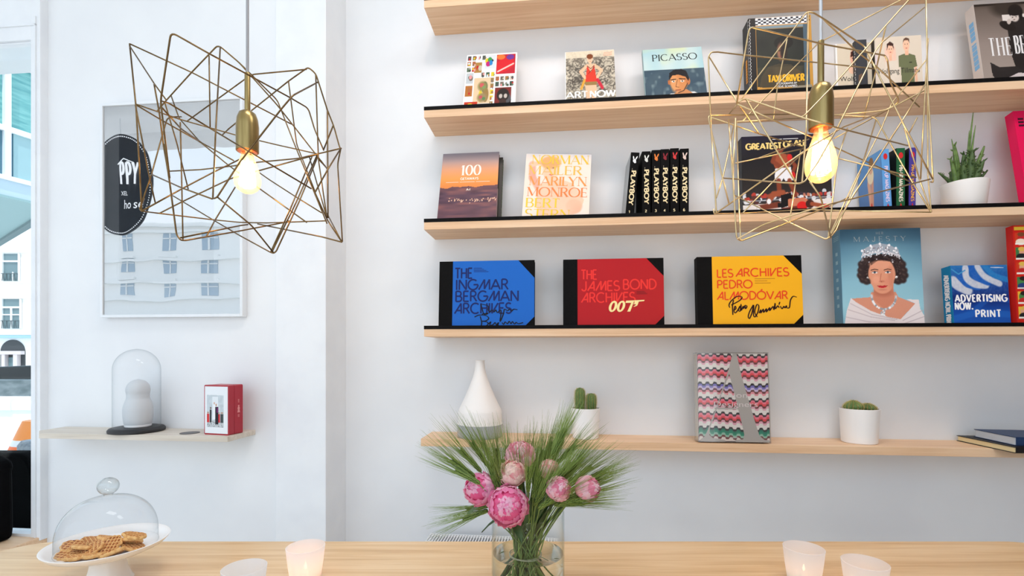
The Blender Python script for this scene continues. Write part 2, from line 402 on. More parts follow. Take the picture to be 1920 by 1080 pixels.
def picture(cv, name, w, h, parent, x0=0, z0=0, y=-.0006, m=None, side=False):
    """print the canvas on a w x h area, lower left corner at (x0, z0)"""
    a = np.clip(cv.a, 0, 1); a = np.where(a <= .04045, a/12.92, ((a+.055)/1.055)**2.4)
    nw, nh = cv.w, cv.h
    xs = np.linspace(0, w, nw); zs = np.linspace(h, 0, nh)
    XX, ZZ = np.meshgrid(xs, zs); V = np.zeros((nh*nw, 3))
    if side: V[:, 0] = y; V[:, 1] = w - XX.ravel() + x0; V[:, 2] = ZZ.ravel()+z0
    else: V[:, 0] = XX.ravel()+x0; V[:, 1] = y; V[:, 2] = ZZ.ravel()+z0
    idx = np.arange(nh*nw).reshape(nh, nw)
    Q = np.stack([idx[1:, :-1], idx[1:, 1:], idx[:-1, 1:], idx[:-1, :-1]], -1).reshape(-1, 4)
    me = bpy.data.meshes.new(name); me.vertices.add(len(V)); me.vertices.foreach_set('co', V.ravel())
    me.loops.add(Q.size); me.loops.foreach_set('vertex_index', Q.ravel().astype(np.int32))
    me.polygons.add(len(Q)); me.polygons.foreach_set('loop_start', np.arange(0, Q.size, 4, dtype=np.int32))
    me.update(calc_edges=True)
    ca = me.color_attributes.new('Col', 'FLOAT_COLOR', 'POINT')
    ca.data.foreach_set('color', np.concatenate([a.reshape(-1, 3), np.ones((nh*nw, 1))], 1).ravel())
    me.materials.append(m or m_print); me.validate()
    o = bpy.data.objects.new(name, me); col.objects.link(o); o.parent = parent; return o
# ------------------------------------------------------------------ the room
WROT = (0, 0, -AW)
def wb(mb, u0, u1, d0, d1, z0, z1, mi=0): return mb.box(u0, u1, DW-d1, DW-d0, z0, z1, mi)
def struct(name, mb, m, **k):
    o = mb.build(name, m, rot=WROT, **k); o['kind'] = 'structure'; return o
D_PIER, D_LEFT = .193, .178
u_pier = pw(611, 660, D_PIER)[0]; u_step = pw(516, 660, D_PIER)[0]
D_CAS = .212
u_cas = pw(75, 660, D_CAS)[0]; u_open = pw(58, 660, D_CAS)[0]
z_top = pw(56, 74, D_CAS)[1]; z_sill = pw(40, 1003, .205)[1]
ROOF = 3.7
struct('wall_back', wb(MB(), u_pier-.3, 3.9, -.15, 0, -.05, ROOF), m_wall)
struct('trim_1', wb(MB(), u_step, u_pier, -.1, D_PIER, -.05, ROOF), m_trim, bevel=.003)
b = MB()
wb(b, u_open, u_step, -.02, D_LEFT, -.05, ROOF)
wb(b, -4.2, u_open, .13, D_LEFT, -.05, z_sill); wb(b, -4.2, u_open, -.02, D_LEFT, z_top, ROOF)
struct('wall_left', b, m_wall)
struct('floor', MB().box(-7.4, 3.3, -1.6, 2.6, -.12, 0), mottled('grey_screed_floor', (214,208,200), (222,217,210), 6, .5))
struct('ceiling', MB().box(-7.4, 3.3, -1.4, 2.6, ROOF, ROOF+.2), m_wall)
struct('wall_right', MB().box(2.95, 3.1, -1.5, 2.4, -.05, ROOF), mottled('taupe_wall_paint', (150,132,120), (158,140,128), 3, .7))
struct('shade_wall_side', MB().box(-7.4, -7.2, -1.4, 2.4, -.05, ROOF), m_wall)  # unseen wall added to lessen daylight on the left wall
struct('shade_wall_front', MB().box(1.7, 3.1, -1.55, -1.4, -.05, ROOF), m_wall)  # unseen wall added to keep daylight off the right-hand side
# shop window in the left wall: casing, sash and pane
w = empty('window_1', (0,0,0), WROT); w['kind'] = 'structure'
b = MB(); wb(b, u_open-.002, u_cas, D_LEFT-.02, D_CAS, z_sill-.02, ROOF-.02)
wb(b, -4.2, u_open, D_LEFT-.01, D_CAS, z_top, ROOF-.02)
b.build('window_casing', m_trim, w, bevel=.003)
b = MB(); wb(b, u_open-.018, u_open+.0, D_CAS-.002, D_CAS+.004, z_sill, z_top); wb(b, -4.2, u_open, D_CAS-.002, D_CAS+.004, z_top-.03, z_top+.012)
b = MB(); wb(b, u_open+.022, u_open+.028, D_CAS, D_CAS+.006, z_sill-.02, z_top+.1); wb(b, -4.2, u_open+.028, D_CAS, D_CAS+.006, z_top+.06, z_top+.066)
b.build('window_moulding', m_trim, w)
b = MB(); s_ = .03
wb(b, u_open-s_*.35, u_open+.001, .09, D_CAS-.012, z_sill, z_top); wb(b, -4.2, u_open, .17, D_CAS-.004, z_sill-.01, z_sill+.007); wb(b, -4.2, u_open, .09, D_CAS-.012, z_top-.008, z_top)
b.build('window_frame', m_trim, w, bevel=.002)
b = MB(); wb(b, -4.15, u_open-.004, .175, .180, z_sill+.003, z_top-.004); b.build('window_pane', m_pane, w)
b = MB(); wb(b, -4.2, u_cas-.005, D_LEFT-.01, .50, z_sill-.045, z_sill-.006); b.build('window_sill', m_oak, w, bevel=.003)

# ------------------------------------------------------------------ wall shelves
D_S = .18; T_S = .032
def shelf(u0, u1, zt, label, lip=True, group='long oak shelves on the right wall', m=m_oak):
    o = wroot('wall_shelf', u0, 0, zt, label, 'shelf', group)
    MB().box(0, u1-u0, -D_S, -.0005, -T_S, 0).build('board', m, o, bevel=.0012)
    if lip: MB().box(0, u1-u0, -D_S-.0015, -D_S+.0025, -.001, .0135).build('retaining_lip', m_black, o)
    return o
u_s = pw(795, 400, D_S)[0]; U_END = 2.35
Z1 = pw(797, 14.5, D_S)[1] + T_S
Z2 = pw(794, 206.5, D_S)[1]; Z3 = pw(793, 416.5, D_S)[1]; Z4 = pw(793, 616.8, D_S)[1]; Z5 = pw(789, 822.3, D_S)[1]
for z, lb, lip in ((Z1, 'oak wall shelf along the top edge of the photo with nothing visible on it', True),
                   (Z2, 'black-lipped oak shelf carrying the uppermost visible row of art books', True),
                   (Z3, 'black-lipped oak shelf carrying the six numbered black volumes', True),
                   (Z4, 'black-lipped oak shelf carrying the blue, red and yellow archive books', True),
                   (Z5, 'lowest oak wall shelf without a lip, carrying the bottle vase and cactus pots', False)):
    shelf(u_s if lip else pw(789, 822, D_S)[0], U_END, z, lb, lip)
# small shelf on the left wall
ul0 = pw(80, 815, D_LEFT+.10)[0]; DLS = D_LEFT + .178; ul1 = pw(427, 819, DLS)[0]; ZL = pw(427, 819, DLS)[1]
o = wroot('wall_shelf', ul0, D_LEFT, ZL, 'short whitewashed wooden shelf on the left wall under the framed picture', 'shelf')
MB().slab([(0, -.001), (ul1-ul0, -.001), (ul1-ul0, -.178), (.075, -.178), (0, -.115)], -.021, 0).build('board', m_pale, o, bevel=.0012)

# ------------------------------------------------------------------ communal table
TZ = .75; TY0, TY1 = .42, 1.405; TX0, TX1 = -1.43, 1.55
def rrect(x0, x1, y0, y1, rs, n=14):
    out = []
    for (cx, cy, sx, sy, a, r) in ((x1, y0, -1, 1, -90, rs[0]), (x1, y1, -1, -1, 0, rs[1]), (x0, y1, 1, -1, 90, rs[2]), (x0, y0, 1, 1, 180, rs[3])):
        for i in range(n+1):
            t = R(a + 90*i/n); out.append((cx+sx*r+r*math.cos(t), cy+sy*r+r*math.sin(t)))
    return out
o = froot('table', (0, 0, 0), 'long pale wooden communal table with rounded corners in the foreground', 'table')
MB().slab(rrect(TX0, TX1, TY0, TY1, (.12, .12, .13, .13)), TZ-.034, TZ).build('tabletop', m_table, o, bevel=.004)
for lx in (TX0+.3, TX1-.3):
    for ly in (TY0+.14, TY1-.16):
        MB().lathe([(.001,0),(.018,0),(.03,TZ-.036),(.001,TZ-.036)], 20, (lx, ly, 0)).build('leg', m_table, o, smooth=40)
b = MB(); b.box(TX0+.28, TX1-.28, TY0+.12, TY0+.15, TZ-.1, TZ-.035); b.box(TX0+.28, TX1-.28, TY1-.17, TY1-.14, TZ-.1, TZ-.035)
b.build('apron', m_table, o)

# ------------------------------------------------------------------ radiator behind the table
ur, zr = pw(799, 1012, .11); ur1 = pw(1046, 1012, .11)[0]
m_rad = mat('radiator_enamel', (226,228,230), .4)
o = wroot('radiator', ur, .03, .14, 'white panel radiator with slotted top grille behind the table', 'radiator')
hh = zr-.14; ln = ur1-ur
MB().box(0, ln, -.10, -.085, 0, hh-.004).build('front_panel', m_rad, o, bevel=.004)
MB().box(0, ln, -.02, -.008, 0, hh-.004).build('rear_panel', m_rad, o, bevel=.004)
b = MB(); n = int(ln/.0125)
for i in range(n): b.box(i*.0125, i*.0125+.006, -.10, -.008, hh-.004, hh)
b.box(0, ln, -.101, -.094, hh-.004, hh+.001); b.box(0, ln, -.014, -.008, hh-.004, hh+.001)
b.build('top_grille', m_rad, o)
MB().box(.01, ln-.01, -.082, -.025, .01, hh-.03).build('convector_fins', mat('radiator_inside', (60,62,64), .8), o)
for bx in (.1, ln-.14): MB().box(bx, bx+.04, -.006, .029, .1, hh-.1).build('wall_bracket', m_rad, o)
# ------------------------------------------------------------------ framed picture on the left wall
pu0, pz1 = pw(188, 193, D_LEFT+.03); pu1, pz0 = pw(455, 593.5, D_LEFT+.03); pz1 = (pz1 + pw(455, 181, D_LEFT+.03)[1])/2
o = wroot('framed_picture', pu0, D_LEFT, pz0, 'tall white-framed picture under reflective glass on the left wall', 'picture')
W_, H_ = pu1-pu0, pz1-pz0; m_frame = mat('white_frame_lacquer', (228,232,236), .3)
b = MB(); fw = .012
b.box(0, fw, -.032, -.001, 0, H_); b.box(W_-fw, W_, -.032, -.001, 0, H_); b.box(fw, W_-fw, -.032, -.001, 0, fw); b.box(fw, W_-fw, -.032, -.001, H_-fw, H_)
b.build('frame', m_frame, o, bevel=.001)
MB().box(fw, W_-fw, -.012, -.004, fw, H_-fw).build('mat_board', mat('white_mat_board', (236,238,240), .8), o)
x0 = pw(222, 400, D_LEFT+.015)[0]-pu0; x1 = pw(400, 400, D_LEFT+.015)[0]-pu0; z0 = pw(300, 528, D_LEFT+.015)[1]-pz0; z1 = pw(300, 247, D_LEFT+.015)[1]-pz0
cv = Cv(60, 90, (40,44,50)); cv.put(cv.noise(4, 3, 5)*.6, (58,62,68))
p_ = picture(cv, 'print', x1-x0, z1-z0, o, x0, z0, -.0125, m_matte_print)
m = thin_glass('picture_glass', (.99,.995,1), .35, .58, .0, None, 3, .05)
MB().box(fw, W_-fw, -.0268, -.0248, fw, H_-fw).build('glass_pane', m, o)

# round shop sign hanging in the open shop front; the picture's glass mirrors it
DG = D_LEFT + .0268
def mirrored(px, py, L_):
    """where a thing must hang for its mirror image in the picture to appear at this pixel, L_ metres behind the glass"""
    u, z = pw(px, py, DG - L_); return u, DG + L_, z
su, sd, sz = mirrored(228, 347, 2.6)
k = (DW - (DG-2.6))/F/.93
o = wroot('shop_sign', su, sd, sz, 'round black shop sign with white letters, mirrored in the glass of the framed picture', 'sign')
o.rotation_euler = (0, 0, -AW)
rs = 97*k
b = MB(); n = 64
b.prism([(rs*.66*math.cos(2*math.pi*i/n), rs*math.sin(2*math.pi*i/n)) for i in range(n)], -.008, .008); b.build('sign_disc', mat('sign_black', (30,36,46), .3), o)
b = MB()
for i in range(110):
    a = 2*math.pi*i/110; x, z = rs*.66*.94*math.cos(a), rs*.955*math.sin(a); s = .0055
    b.add([(x-s,.0105,z-s),(x+s,.0105,z-s),(x+s,.0105,z+s),(x-s,.0105,z+s)], [(0,1,2,3)])
m_sign = emis('emissive_sign_letters', (.85,.92,1), 1.6)  # letters and rim dots emit on their own, nothing lights them from behind
b.build('dotted_rim', m_sign, o)
b = MB(); kx = k*.98
lettering(b, 'PPY', 1*kx, 2*k, 40*k, .0105, 33*kx, .11, None, 0, .3, flip=1)
ribbon(b, [(-4*kx, 38*k), (8*kx, 50*k), (26*kx, 42*k)], 3*k, .0104)
b.build('sign_lettering', m_sign, o); b = MB()
builtin_text(b, 'XEL', 0, -20*k, 12*k, .0105, 14*kx); b.build('small_lettering', m_sign, o); b = MB()
builtin_text(b, 'ho', 6*kx, -46*k, 26*k, .0105, 17*kx); builtin_text(b, 'se', 29*kx, -46*k, 26*k, .0105, 17*kx)
b.build('sign_lettering', m_sign, o)
MB().box(-.003, .003, -.003, .003, rs-.01, ROOF-sz+.0).build('hanging_rod', m_trim, o)

# ------------------------------------------------------------------ glass cloche, figurine, coaster and tin on the small shelf
DC = D_LEFT + .093
def on_left(px, d=DC): return pw(px, 800, d)[0]
uc = on_left(257)
o = wroot('glass_cloche', uc, DC, ZL, 'tall clear glass dome on a black base, standing on the small left shelf', 'cloche')
MB().lathe([(.0005,0),(.094,0),(.1,.004),(.1,.012),(.094,.019),(.086,.021),(.0005,.021)], 64).build('base', mottled('black_stained_wood', (22,22,24), (34,34,36), 30, .5), o, smooth=40)
prof = [(.083,.022),(.083,.06),(.083,.26)] + [(.083*math.cos(R(a)), .262+.088*math.sin(R(a))) for a in range(8, 90, 6)] + [(.001,.351)]
MB().lathe(prof, 72).build('dome', m_clear, o, smooth=True)
uf = on_left(259)
o2 = wroot('figurine', uf, DC, ZL+.0215, 'smooth plain white rounded figurine under the tall glass dome', 'figurine')
m_fig = mat('matte_white_porcelain', (200,204,208), .55)
pr = [(.0005,0),(.044,0),(.046,.006)]
for i in range(1, 40):
    t = i/40; z = .006+.194*t
    body = .053*math.sqrt(max(0, 1-((z-.068)/.078)**2)) if abs(z-.068) < .078 else 0
    if z < .06: body = max(body, .046+.007*math.sin(math.pi/2*z/.06))
    head = .043*math.sqrt(max(0, 1-((z-.155)/.046)**2)) if abs(z-.155) < .046 else 0
    r = (body**6+head**6+.0001**6)**(1/6) if z > .06 else body
    if .10 < z < .15: r = max(r, .0405)
    pr.append((max(r, .0006), z))
pr.append((.0005, .2012))
MB().lathe(pr, 56).build('body', m_fig, o2, smooth=True)
MB().lathe([(.0465,.0005),(.0475,.002),(.0475,.012),(.0465,.0135)], 56).build('foot_ring', mat('white_glaze', (240,241,242), .25), o2, smooth=40)
o3 = wroot('coaster', on_left(356, D_LEFT+.11), D_LEFT+.11, ZL, 'thin dark round disc lying on the small left shelf beside the red tin', 'coaster')
MB().lathe([(.0005,0),(.036,0),(.036,.002),(.0005,.002)], 40).build('disc', mat('dark_grey_disc', (70,66,66), .4), o3, smooth=40)
# red tin
ut, zt = pw(381, 806, DLS-.03)
o = wroot('tin_box', on_left(383, DLS-.045), DLS-.045, ZL, 'red tin box with a white front picture on the small left shelf', 'tin', yaw=-9)
tw, th, td = .122, .203, .072
m_red = mat('red_tin_paint', (168,24,44), .3)
def rbox(w, h, r=.006): return rrect(0, w, 0, h, (r,)*4, 5)
MB().prism(rbox(tw, th), .030, td).build('body', m_red, o, smooth=40)
MB().prism([(x*1.0, z) for x, z in rbox(tw, th)], 0, .0285).build('lid', m_red, o, smooth=40)
MB().prism([(.0015+x*(tw-.003)/tw, .0015+z*(th-.003)/th) for x, z in rbox(tw, th)], .0285, .030).build('seam', mat('tin_seam', (90,14,24), .5), o)
cv = Cv(110, 180, (232,236,240), (0,0,190,325))
cv.rect(18, 62, 155, 280, (206,216,222)); cv.put(cv.noise(14, 4, 22)*.35*((cv.Y < .82)*(cv.Y > .14)*(cv.X > .1)*(cv.X < .82)), (150,160,166))
cv.rect(62, 70, 110, 230, (226,232,236)); cv.rect(18, 235, 155, 282, (190,196,200))
for i in range(70):
    rr = random.Random(i); cv.ell(20+rr.random()*132, 236+rr.random()*44, 3, 2, rr.choice([(60,50,50),(220,225,228),(120,110,110)]))
for x, c in ((24,(196,40,48)),(30,(210,60,60)),(118,(196,40,48)),(136,(60,60,66)),(146,(70,80,80))):
    cv.rect(x-7, 190, x+8, 250, c); cv.ell(x, 182, 5, 6, (176,140,120))
cv.rect(42, 160, 56, 250, (34,32,34)); cv.ell(49, 150, 6, 8, (120,96,84))
cv.rect(86, 140, 112, 262, (38,36,46)); cv.rect(98, 146, 108, 180, (120,50,110)); cv.ell(94, 128, 6, 9, (200,160,140)); cv.rect(84, 150, 92, 230, (30,26,30))
cv.rect(72, 130, 86, 225, (240,242,244)); cv.ell(79, 116, 6, 8, (212,176,156))
picture(cv, 'front_picture', tw-.008, th-.012, o, .004, .006, -.0006)
b = MB()
for (y0, z0_, ry, rz) in ((.05,.115,.004,.004),(.05,.105,.006,.007)):
    b.add([(tw+.0006, y0+ry*math.cos(a*.5236), z0_+rz*math.sin(a*.5236)) for a in range(12)], [tuple(range(12))])
b.add([(tw+.0006, .046, .1), (tw+.0006, .054, .1), (tw+.0006, .057, .088), (tw+.0006, .043, .088)], [(0,1,2,3)])
for i in range(3): b.box(tw, tw+.0006, .047, .053, .13+i*.005, .1325+i*.005); b.box(tw, tw+.0006, .046, .054, .07+i*.004, .0718+i*.004)
b.build('side_crest', ink((226,150,150)), o)
# ------------------------------------------------------------------ cake stand, glass cover and waffles
cs = wp(203, 1085, 1.158); cs.z = TZ
o = froot('cake_stand', cs, 'white ceramic footed cake stand with a wide rimmed plate at the left of the table', 'cake stand')
MB().lathe([(.0005,.0),(.048,0),(.0495,.003),(.047,.006),(.038,.03),(.033,.058),(.034,.07),(.0005,.07)], 56).build('foot', m_ceramic, o, smooth=50)
MB().lathe([(.0005,.0705),(.05,.0705),(.088,.073),(.112,.084),(.1215,.0945),(.1225,.0968),(.1205,.0975),(.111,.0905),(.09,.0795),(.06,.0772),(.0005,.0772)], 80).build('plate', m_ceramic, o, smooth=60)
PZ = TZ + .0775
o = froot('cake_cover', (cs.x, cs.y, PZ+.0035), 'clear glass dome with a ball knob covering the waffles on the cake stand', 'cake dome')
pr = [(.0975,.0),(.0985,.002),(.0975,.006),(.0975,.03)] + [(.0975*math.cos(R(a))**.8, .03+.094*math.sin(R(a))) for a in range(5, 86, 5)] + [(.012,.1245),(.009,.126)]
MB().lathe(pr, 96).build('dome', m_clear, o, smooth=True)
MB().lathe([(.0975,.0),(.0993,.0012),(.0993,.0028),(.0975,.004)], 96).build('rim_bead', m_clear, o, smooth=True)
m_knobglass = thin_glass('knob_glass', (.93,.95,.95), .8, .06, 0, (.45,.5,.5), 2.2)
b = MB(); b.ball((0,0,.1475), .0215, .0215, .0205, 32, 20); b.lathe([(.009,.125),(.0085,.1275),(.0105,.1295)], 32)
b.build('knob', m_knobglass, o, smooth=True)
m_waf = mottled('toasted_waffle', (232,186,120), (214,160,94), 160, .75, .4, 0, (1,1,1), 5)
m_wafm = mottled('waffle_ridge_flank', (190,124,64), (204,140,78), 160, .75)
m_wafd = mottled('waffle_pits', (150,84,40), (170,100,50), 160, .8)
def waffle_mesh(seed, n=46, r=.0245, h=.0085, cell=.0082):
    b = MB(); vs = []; fs = []; mi = []
    for s in (1, -1):
        for j in range(n+1):
            for i in range(n+1):
                x, y = 2*i/n-1, 2*j/n-1
                X, Y = x*math.sqrt(1-y*y/2), y*math.sqrt(1-x*x/2); a = math.atan2(Y, X); q = math.hypot(X, Y)
                k = r*(1+.05*math.cos(11*a+seed)*q*q+.03*math.cos(5*a+2*seed)*q)
                X *= k; Y *= k
                gx = abs((X/cell+.5) % 1-.5)*2; gy = abs((Y/cell+.5) % 1-.5)*2     # 0 in a pit's middle, 1 on a ridge
                g = max(gx, gy); rid = min(max((g-.5)/.32, 0), 1)
                z = h*(.16 + .34*rid)
                if q > .9: z = h*(.5 - .42*((q-.9)/.1)**2)
                z += .0010*math.cos(2*a+seed)*q*q*s
                vs.append((X, Y, s*z))
    m = (n+1)*(n+1)
    for s, o_ in ((0, 0), (1, m)):
        for j in range(n):
            for i in range(n):
                f = (o_+j*(n+1)+i, o_+j*(n+1)+i+1, o_+(j+1)*(n+1)+i+1, o_+(j+1)*(n+1)+i)
                cx_ = (vs[f[0]][0]+vs[f[2]][0])/2; cy_ = (vs[f[0]][1]+vs[f[2]][1])/2
                g = max(abs((cx_/cell+.5) % 1-.5), abs((cy_/cell+.5) % 1-.5))*2
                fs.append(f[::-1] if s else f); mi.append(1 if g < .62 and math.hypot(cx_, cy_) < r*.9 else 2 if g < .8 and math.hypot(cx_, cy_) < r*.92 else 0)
    rim = [i for i in range(n)] + [n+j*(n+1) for j in range(n)] + [(n+1)*(n+1)-1-i for i in range(n)] + [(n-j)*(n+1) for j in range(n)]
    for p, q in zip(rim, rim[1:]+rim[:1]): fs.append((p, m+p, m+q, q)); mi.append(0)
    b.v = vs; b.f = fs; b.m = mi
    return b
WF = [  # photo pixel, height above the plate, lean x, lean y
 (122,1041,.006,8,4,'lying at the left front edge of the pile'), (147,1043,.0055,-6,2,'lying at the front of the pile, second from left'),
 (134,1025,.0125,14,-10,'at the left end of the pile, leaning on two others'), (159,1027,.0145,24,8,'greyish one leaning at the left of the pile'),
 (178,1040,.006,10,0,'lying flat at the middle front of the pile'), (211,1037,.007,26,-4,'lying at the right front of the pile'),
 (174,1029,.0145,30,14,'standing steeply between the left and middle waffles'), (208,1022,.019,40,-6,'large one facing forward in the middle of the pile'),
 (172,1013,.008,6,10,'low one at the back left of the pile'), (205,1009,.022,12,16,'topmost one at the back centre of the pile'),
 (249,1024,.0065,16,-14,'lying at the right end of the pile'), (245,1015,.0165,34,-8,'facing forward at the right of the pile'),
 (252,1004,.029,-10,-14,'topmost one at the right end, tilted to the right')]
for i, (px, py, hz, lx, ly, lb) in enumerate(WF):
    zz = PZ + hz; Y = (H-zz)*F/(py-CY); Y = min(max(Y, 1.085), 1.225); p = wp(px, py, Y); p.z = zz
    if (p - Vector((cs.x, cs.y, zz))).length > .07: p = Vector((cs.x, cs.y, zz)) + (p - Vector((cs.x, cs.y, zz))).normalized()*.07
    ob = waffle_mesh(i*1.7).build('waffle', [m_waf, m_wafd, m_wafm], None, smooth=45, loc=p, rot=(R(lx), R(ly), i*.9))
    tag(ob, 'small round golden waffle ' + lb, 'waffle', 'waffles under the glass dome')

# ------------------------------------------------------------------ frosted tealight glasses
m_frost = mat('frosted_glass', (250,250,251), .4); nt_ = m_frost.node_tree; p_ = nt_.nodes['Principled BSDF']
tl = N(m_frost, 'ShaderNodeBsdfTranslucent'); tl.inputs[0].default_value = (.97,.97,.98,1); mx = N(m_frost, 'ShaderNodeMixShader'); mx.inputs[0].default_value = .52
tp = N(m_frost, 'ShaderNodeBsdfTransparent'); mx2 = N(m_frost, 'ShaderNodeMixShader'); mx2.inputs[0].default_value = .05
L(m_frost, p_.outputs[0], mx.inputs[1]); L(m_frost, tl.outputs[0], mx.inputs[2]); L(m_frost, mx.outputs[0], mx2.inputs[1]); L(m_frost, tp.outputs[0], mx2.inputs[2])
L(m_frost, mx2.outputs[0], nt_.nodes['Material Output'].inputs[0])
m_wax = mat('tealight_wax', (244,236,224), .5); m_alu = mat('tealight_cup', (200,200,202), .3, 1)
def votive(px, py, Y, r, h, label, lit=0):
    p = wp(px, py, Y); p.z = TZ
    o = froot('tealight_holder', p, label, 'candle holder', 'frosted tealight glasses on the table')
    MB().lathe([(.0005,0),(r*.74,0),(r*.78,.004),(r*.9,h*.5),(r,h-.0005),(r-.0008,h)], 56).build('glass_cup', m_frost, o, smooth=60)
    c = froot('tealight', (p.x, p.y, TZ+.0072), 'tealight inside the ' + label.replace('tealight ', '').replace(' of the table', ''), 'candle', 'tealights inside the frosted glasses')
    MB().lathe([(.0005,0),(.0185,0),(.019,.001),(.019,.016),(.0182,.016),(.0182,.002),(.0005,.002)], 36).build('metal_cup', m_alu, c, smooth=40)
    MB().lathe([(.0005,.0025),(.0178,.0025),(.0178,.0135),(.0005,.0135)], 36).build('wax', m_wax, c, smooth=40)
    MB().tube([(0,0,.0135),(.0005,0,.019),(.001,0,.021)], .0006).build('wick', m_black, c)
    if lit:
        MB().lathe([(.0003,.019),(.0022,.0215),(.0032,.025),(.0022,.031),(.0003,.037)], 16).build('flame', emis('flame', (1,.62,.25), 14), c, smooth=True)
        l = bpy.data.lights.new('flame_light', 'POINT'); l.energy = lit; l.color = (1,.42,.2); l.shadow_soft_size = .004
        lo = bpy.data.objects.new('flame_light', l); col.objects.link(lo); lo.parent = c; lo.location = (0,0,.028)
votive(458, 1120, 1.06, .0455, .078, 'frosted tealight glass nearest the cake stand, cut by the bottom edge', 0)
votive(573, 1085, 1.165, .0445, .082, 'frosted tealight glass glowing peach, left of the flower vase', .22)
votive(1507, 1088, 1.155, .0445, .083, 'frosted tealight glass on the right half of the table, left one of the pair', .06)
votive(1622, 1110, 1.095, .0465, .074, 'frosted tealight glass at the right end of the table, right one of the pair', .06)
# ------------------------------------------------------------------ books
D_B = .166
class Book: pass
def book(xl, xr, ylip, ytop, zs, label, tilt, t, cover, group, d=D_B, roll=0, spine_c=None, pages='left', name='book', lip=True, ww=None, hh=None):
    """a book leaning on the shelf; xl, xr at its foot, ytop at the middle of its top edge (photo pixels)"""
    tau = R(tilt)
    u0 = pw(xl, ylip, d)[0]; u1 = pw(xr, ylip, d)[0]
    zs2 = zs + t*math.sin(tau) + .0006
    px = (xl+xr)/2; dx = (px-CX)/F; m_ = dx*math.sin(AW)+math.cos(AW); s = -(ytop-CY)/F
    # d(t)=DW-t*m_, z(t)=H+t*s on the plane d = d0-(z-zs2)*tan(tau)
    tt = (DW - d + (H-zs2)*math.tan(tau)) / (m_ - s*math.tan(tau)) if True else 0
    z = H + tt*s; h = (z-zs2)/math.cos(tau)
    B = Book(); B.w = ww or (u1-u0); B.h = hh or h; B.t = t
    B.o = wroot(name, u0, d, zs2, label, 'book', group, tilt=tilt, roll=roll)
    w, h = B.w, B.h; bt = .0028
    m = cover if not isinstance(cover, tuple) else ink(cover, .35)
    b = MB(); b.box(0, w, 0, bt, 0, h); b.box(0, w, t-bt, t, 0, h); b.box(0, bt, bt, t-bt, 0, h)
    if spine_c: b.m[12:18] = [1]*6
    b.build('cover', [m, ink(spine_c, .35)] if spine_c else m, B.o, bevel=.0007)
    MB().box(bt, w-.004, bt+.0001, t-bt-.0001, .003, h-.003).build('pages', m_cream, B.o)
    return B
G1, G2, G3, G4 = 'books on the upper visible shelf', 'books on the second shelf', 'books on the archive shelf', 'books on the lowest shelf'

# --- row 1
B = book(867, 966, 196, 101, Z2, 'white book with a grid of many tiny pictures, leftmost of the upper row', 20, .022, (238,238,238), G1, )
cv = Cv(130, 130, (240,240,240), (0,0,120,100)); rg = random.Random(4)
pal = [(40,40,42),(120,110,100),(200,190,170),(190,40,40),(216,196,50),(150,120,70),(90,110,90),(230,150,150),(80,80,84),(210,220,222),(170,100,60),(60,90,70)]
def tile(x, y, w, h, c):
    cv.rect(x, y, x+w-2, y+h-2, c)
    for _ in range(3): cv.ell(x+rg.uniform(.3,.7)*w, y+rg.uniform(.3,.7)*h, w*rg.uniform(.1,.28), h*rg.uniform(.1,.3), rg.choice(pal))
for (x, y, w, h, c) in ((72,3,46,40,(190,40,56)),(22,46,42,50,(224,196,160)),(72,66,40,38,(120,40,36)),(20,16,20,22,(170,130,70)),(3,60,18,22,(176,110,50)),(3,90,32,14,(196,56,30)),(3,36,18,22,(190,196,200)),(44,3,28,28,(214,220,226))): tile(x, y, w, h, c)
for i in range(6):
    for j in range(9):
        x, y = 3+i*11.5, 3+j*11
        if (x < 72 and y < 14 and x < 40) or (y > 92 and x > 36) or (72 > x > 60 and y > 46) or (x > 70 and 44 < y < 64) or (36 < x < 72 and 32 < y < 45) or (x < 18 and y < 36): tile(x, y, 10, 10.5, rg.choice(pal))
for i in range(4):
    for j in range(2): tile(72+i*11, 45+j*10.5, 10.5, 10, rg.choice(pal))
cv.ell(50,14,5,5,(230,200,40)); cv.ell(56,12,5,5,(60,150,80)); cv.ell(52,20,5,5,(190,40,120)); cv.ell(59,18,4,5,(40,130,200))
cv.ell(43,62,11,9,(140,130,80),0,.5); cv.ell(41,60,5,4,(200,90,90)); cv.ell(46,64,4,3,(120,150,90)); cv.ell(43,83,11,8,(150,130,90),0,.5); cv.ell(40,82,4,3,(190,80,90)); cv.ell(47,85,4,3,(90,130,80))
cv.poly([(72,20),(90,8),(112,14),(116,24),(96,36),(74,40)], (214,40,50)); cv.ell(82,8,10,5,(230,120,60)); cv.ell(104,9,9,5,(110,60,150)); cv.line([(76,36),(112,22)],3,(240,200,190))
cv.ell(91,80,14,12,(36,32,30)); cv.ell(86,82,4,4,(190,180,170)); cv.ell(97,82,4,4,(190,180,170)); cv.ell(91,93,8,6,(60,40,36))
picture(cv, 'cover_picture', B.w-.002, B.h-.002, B.o, .001, .001)

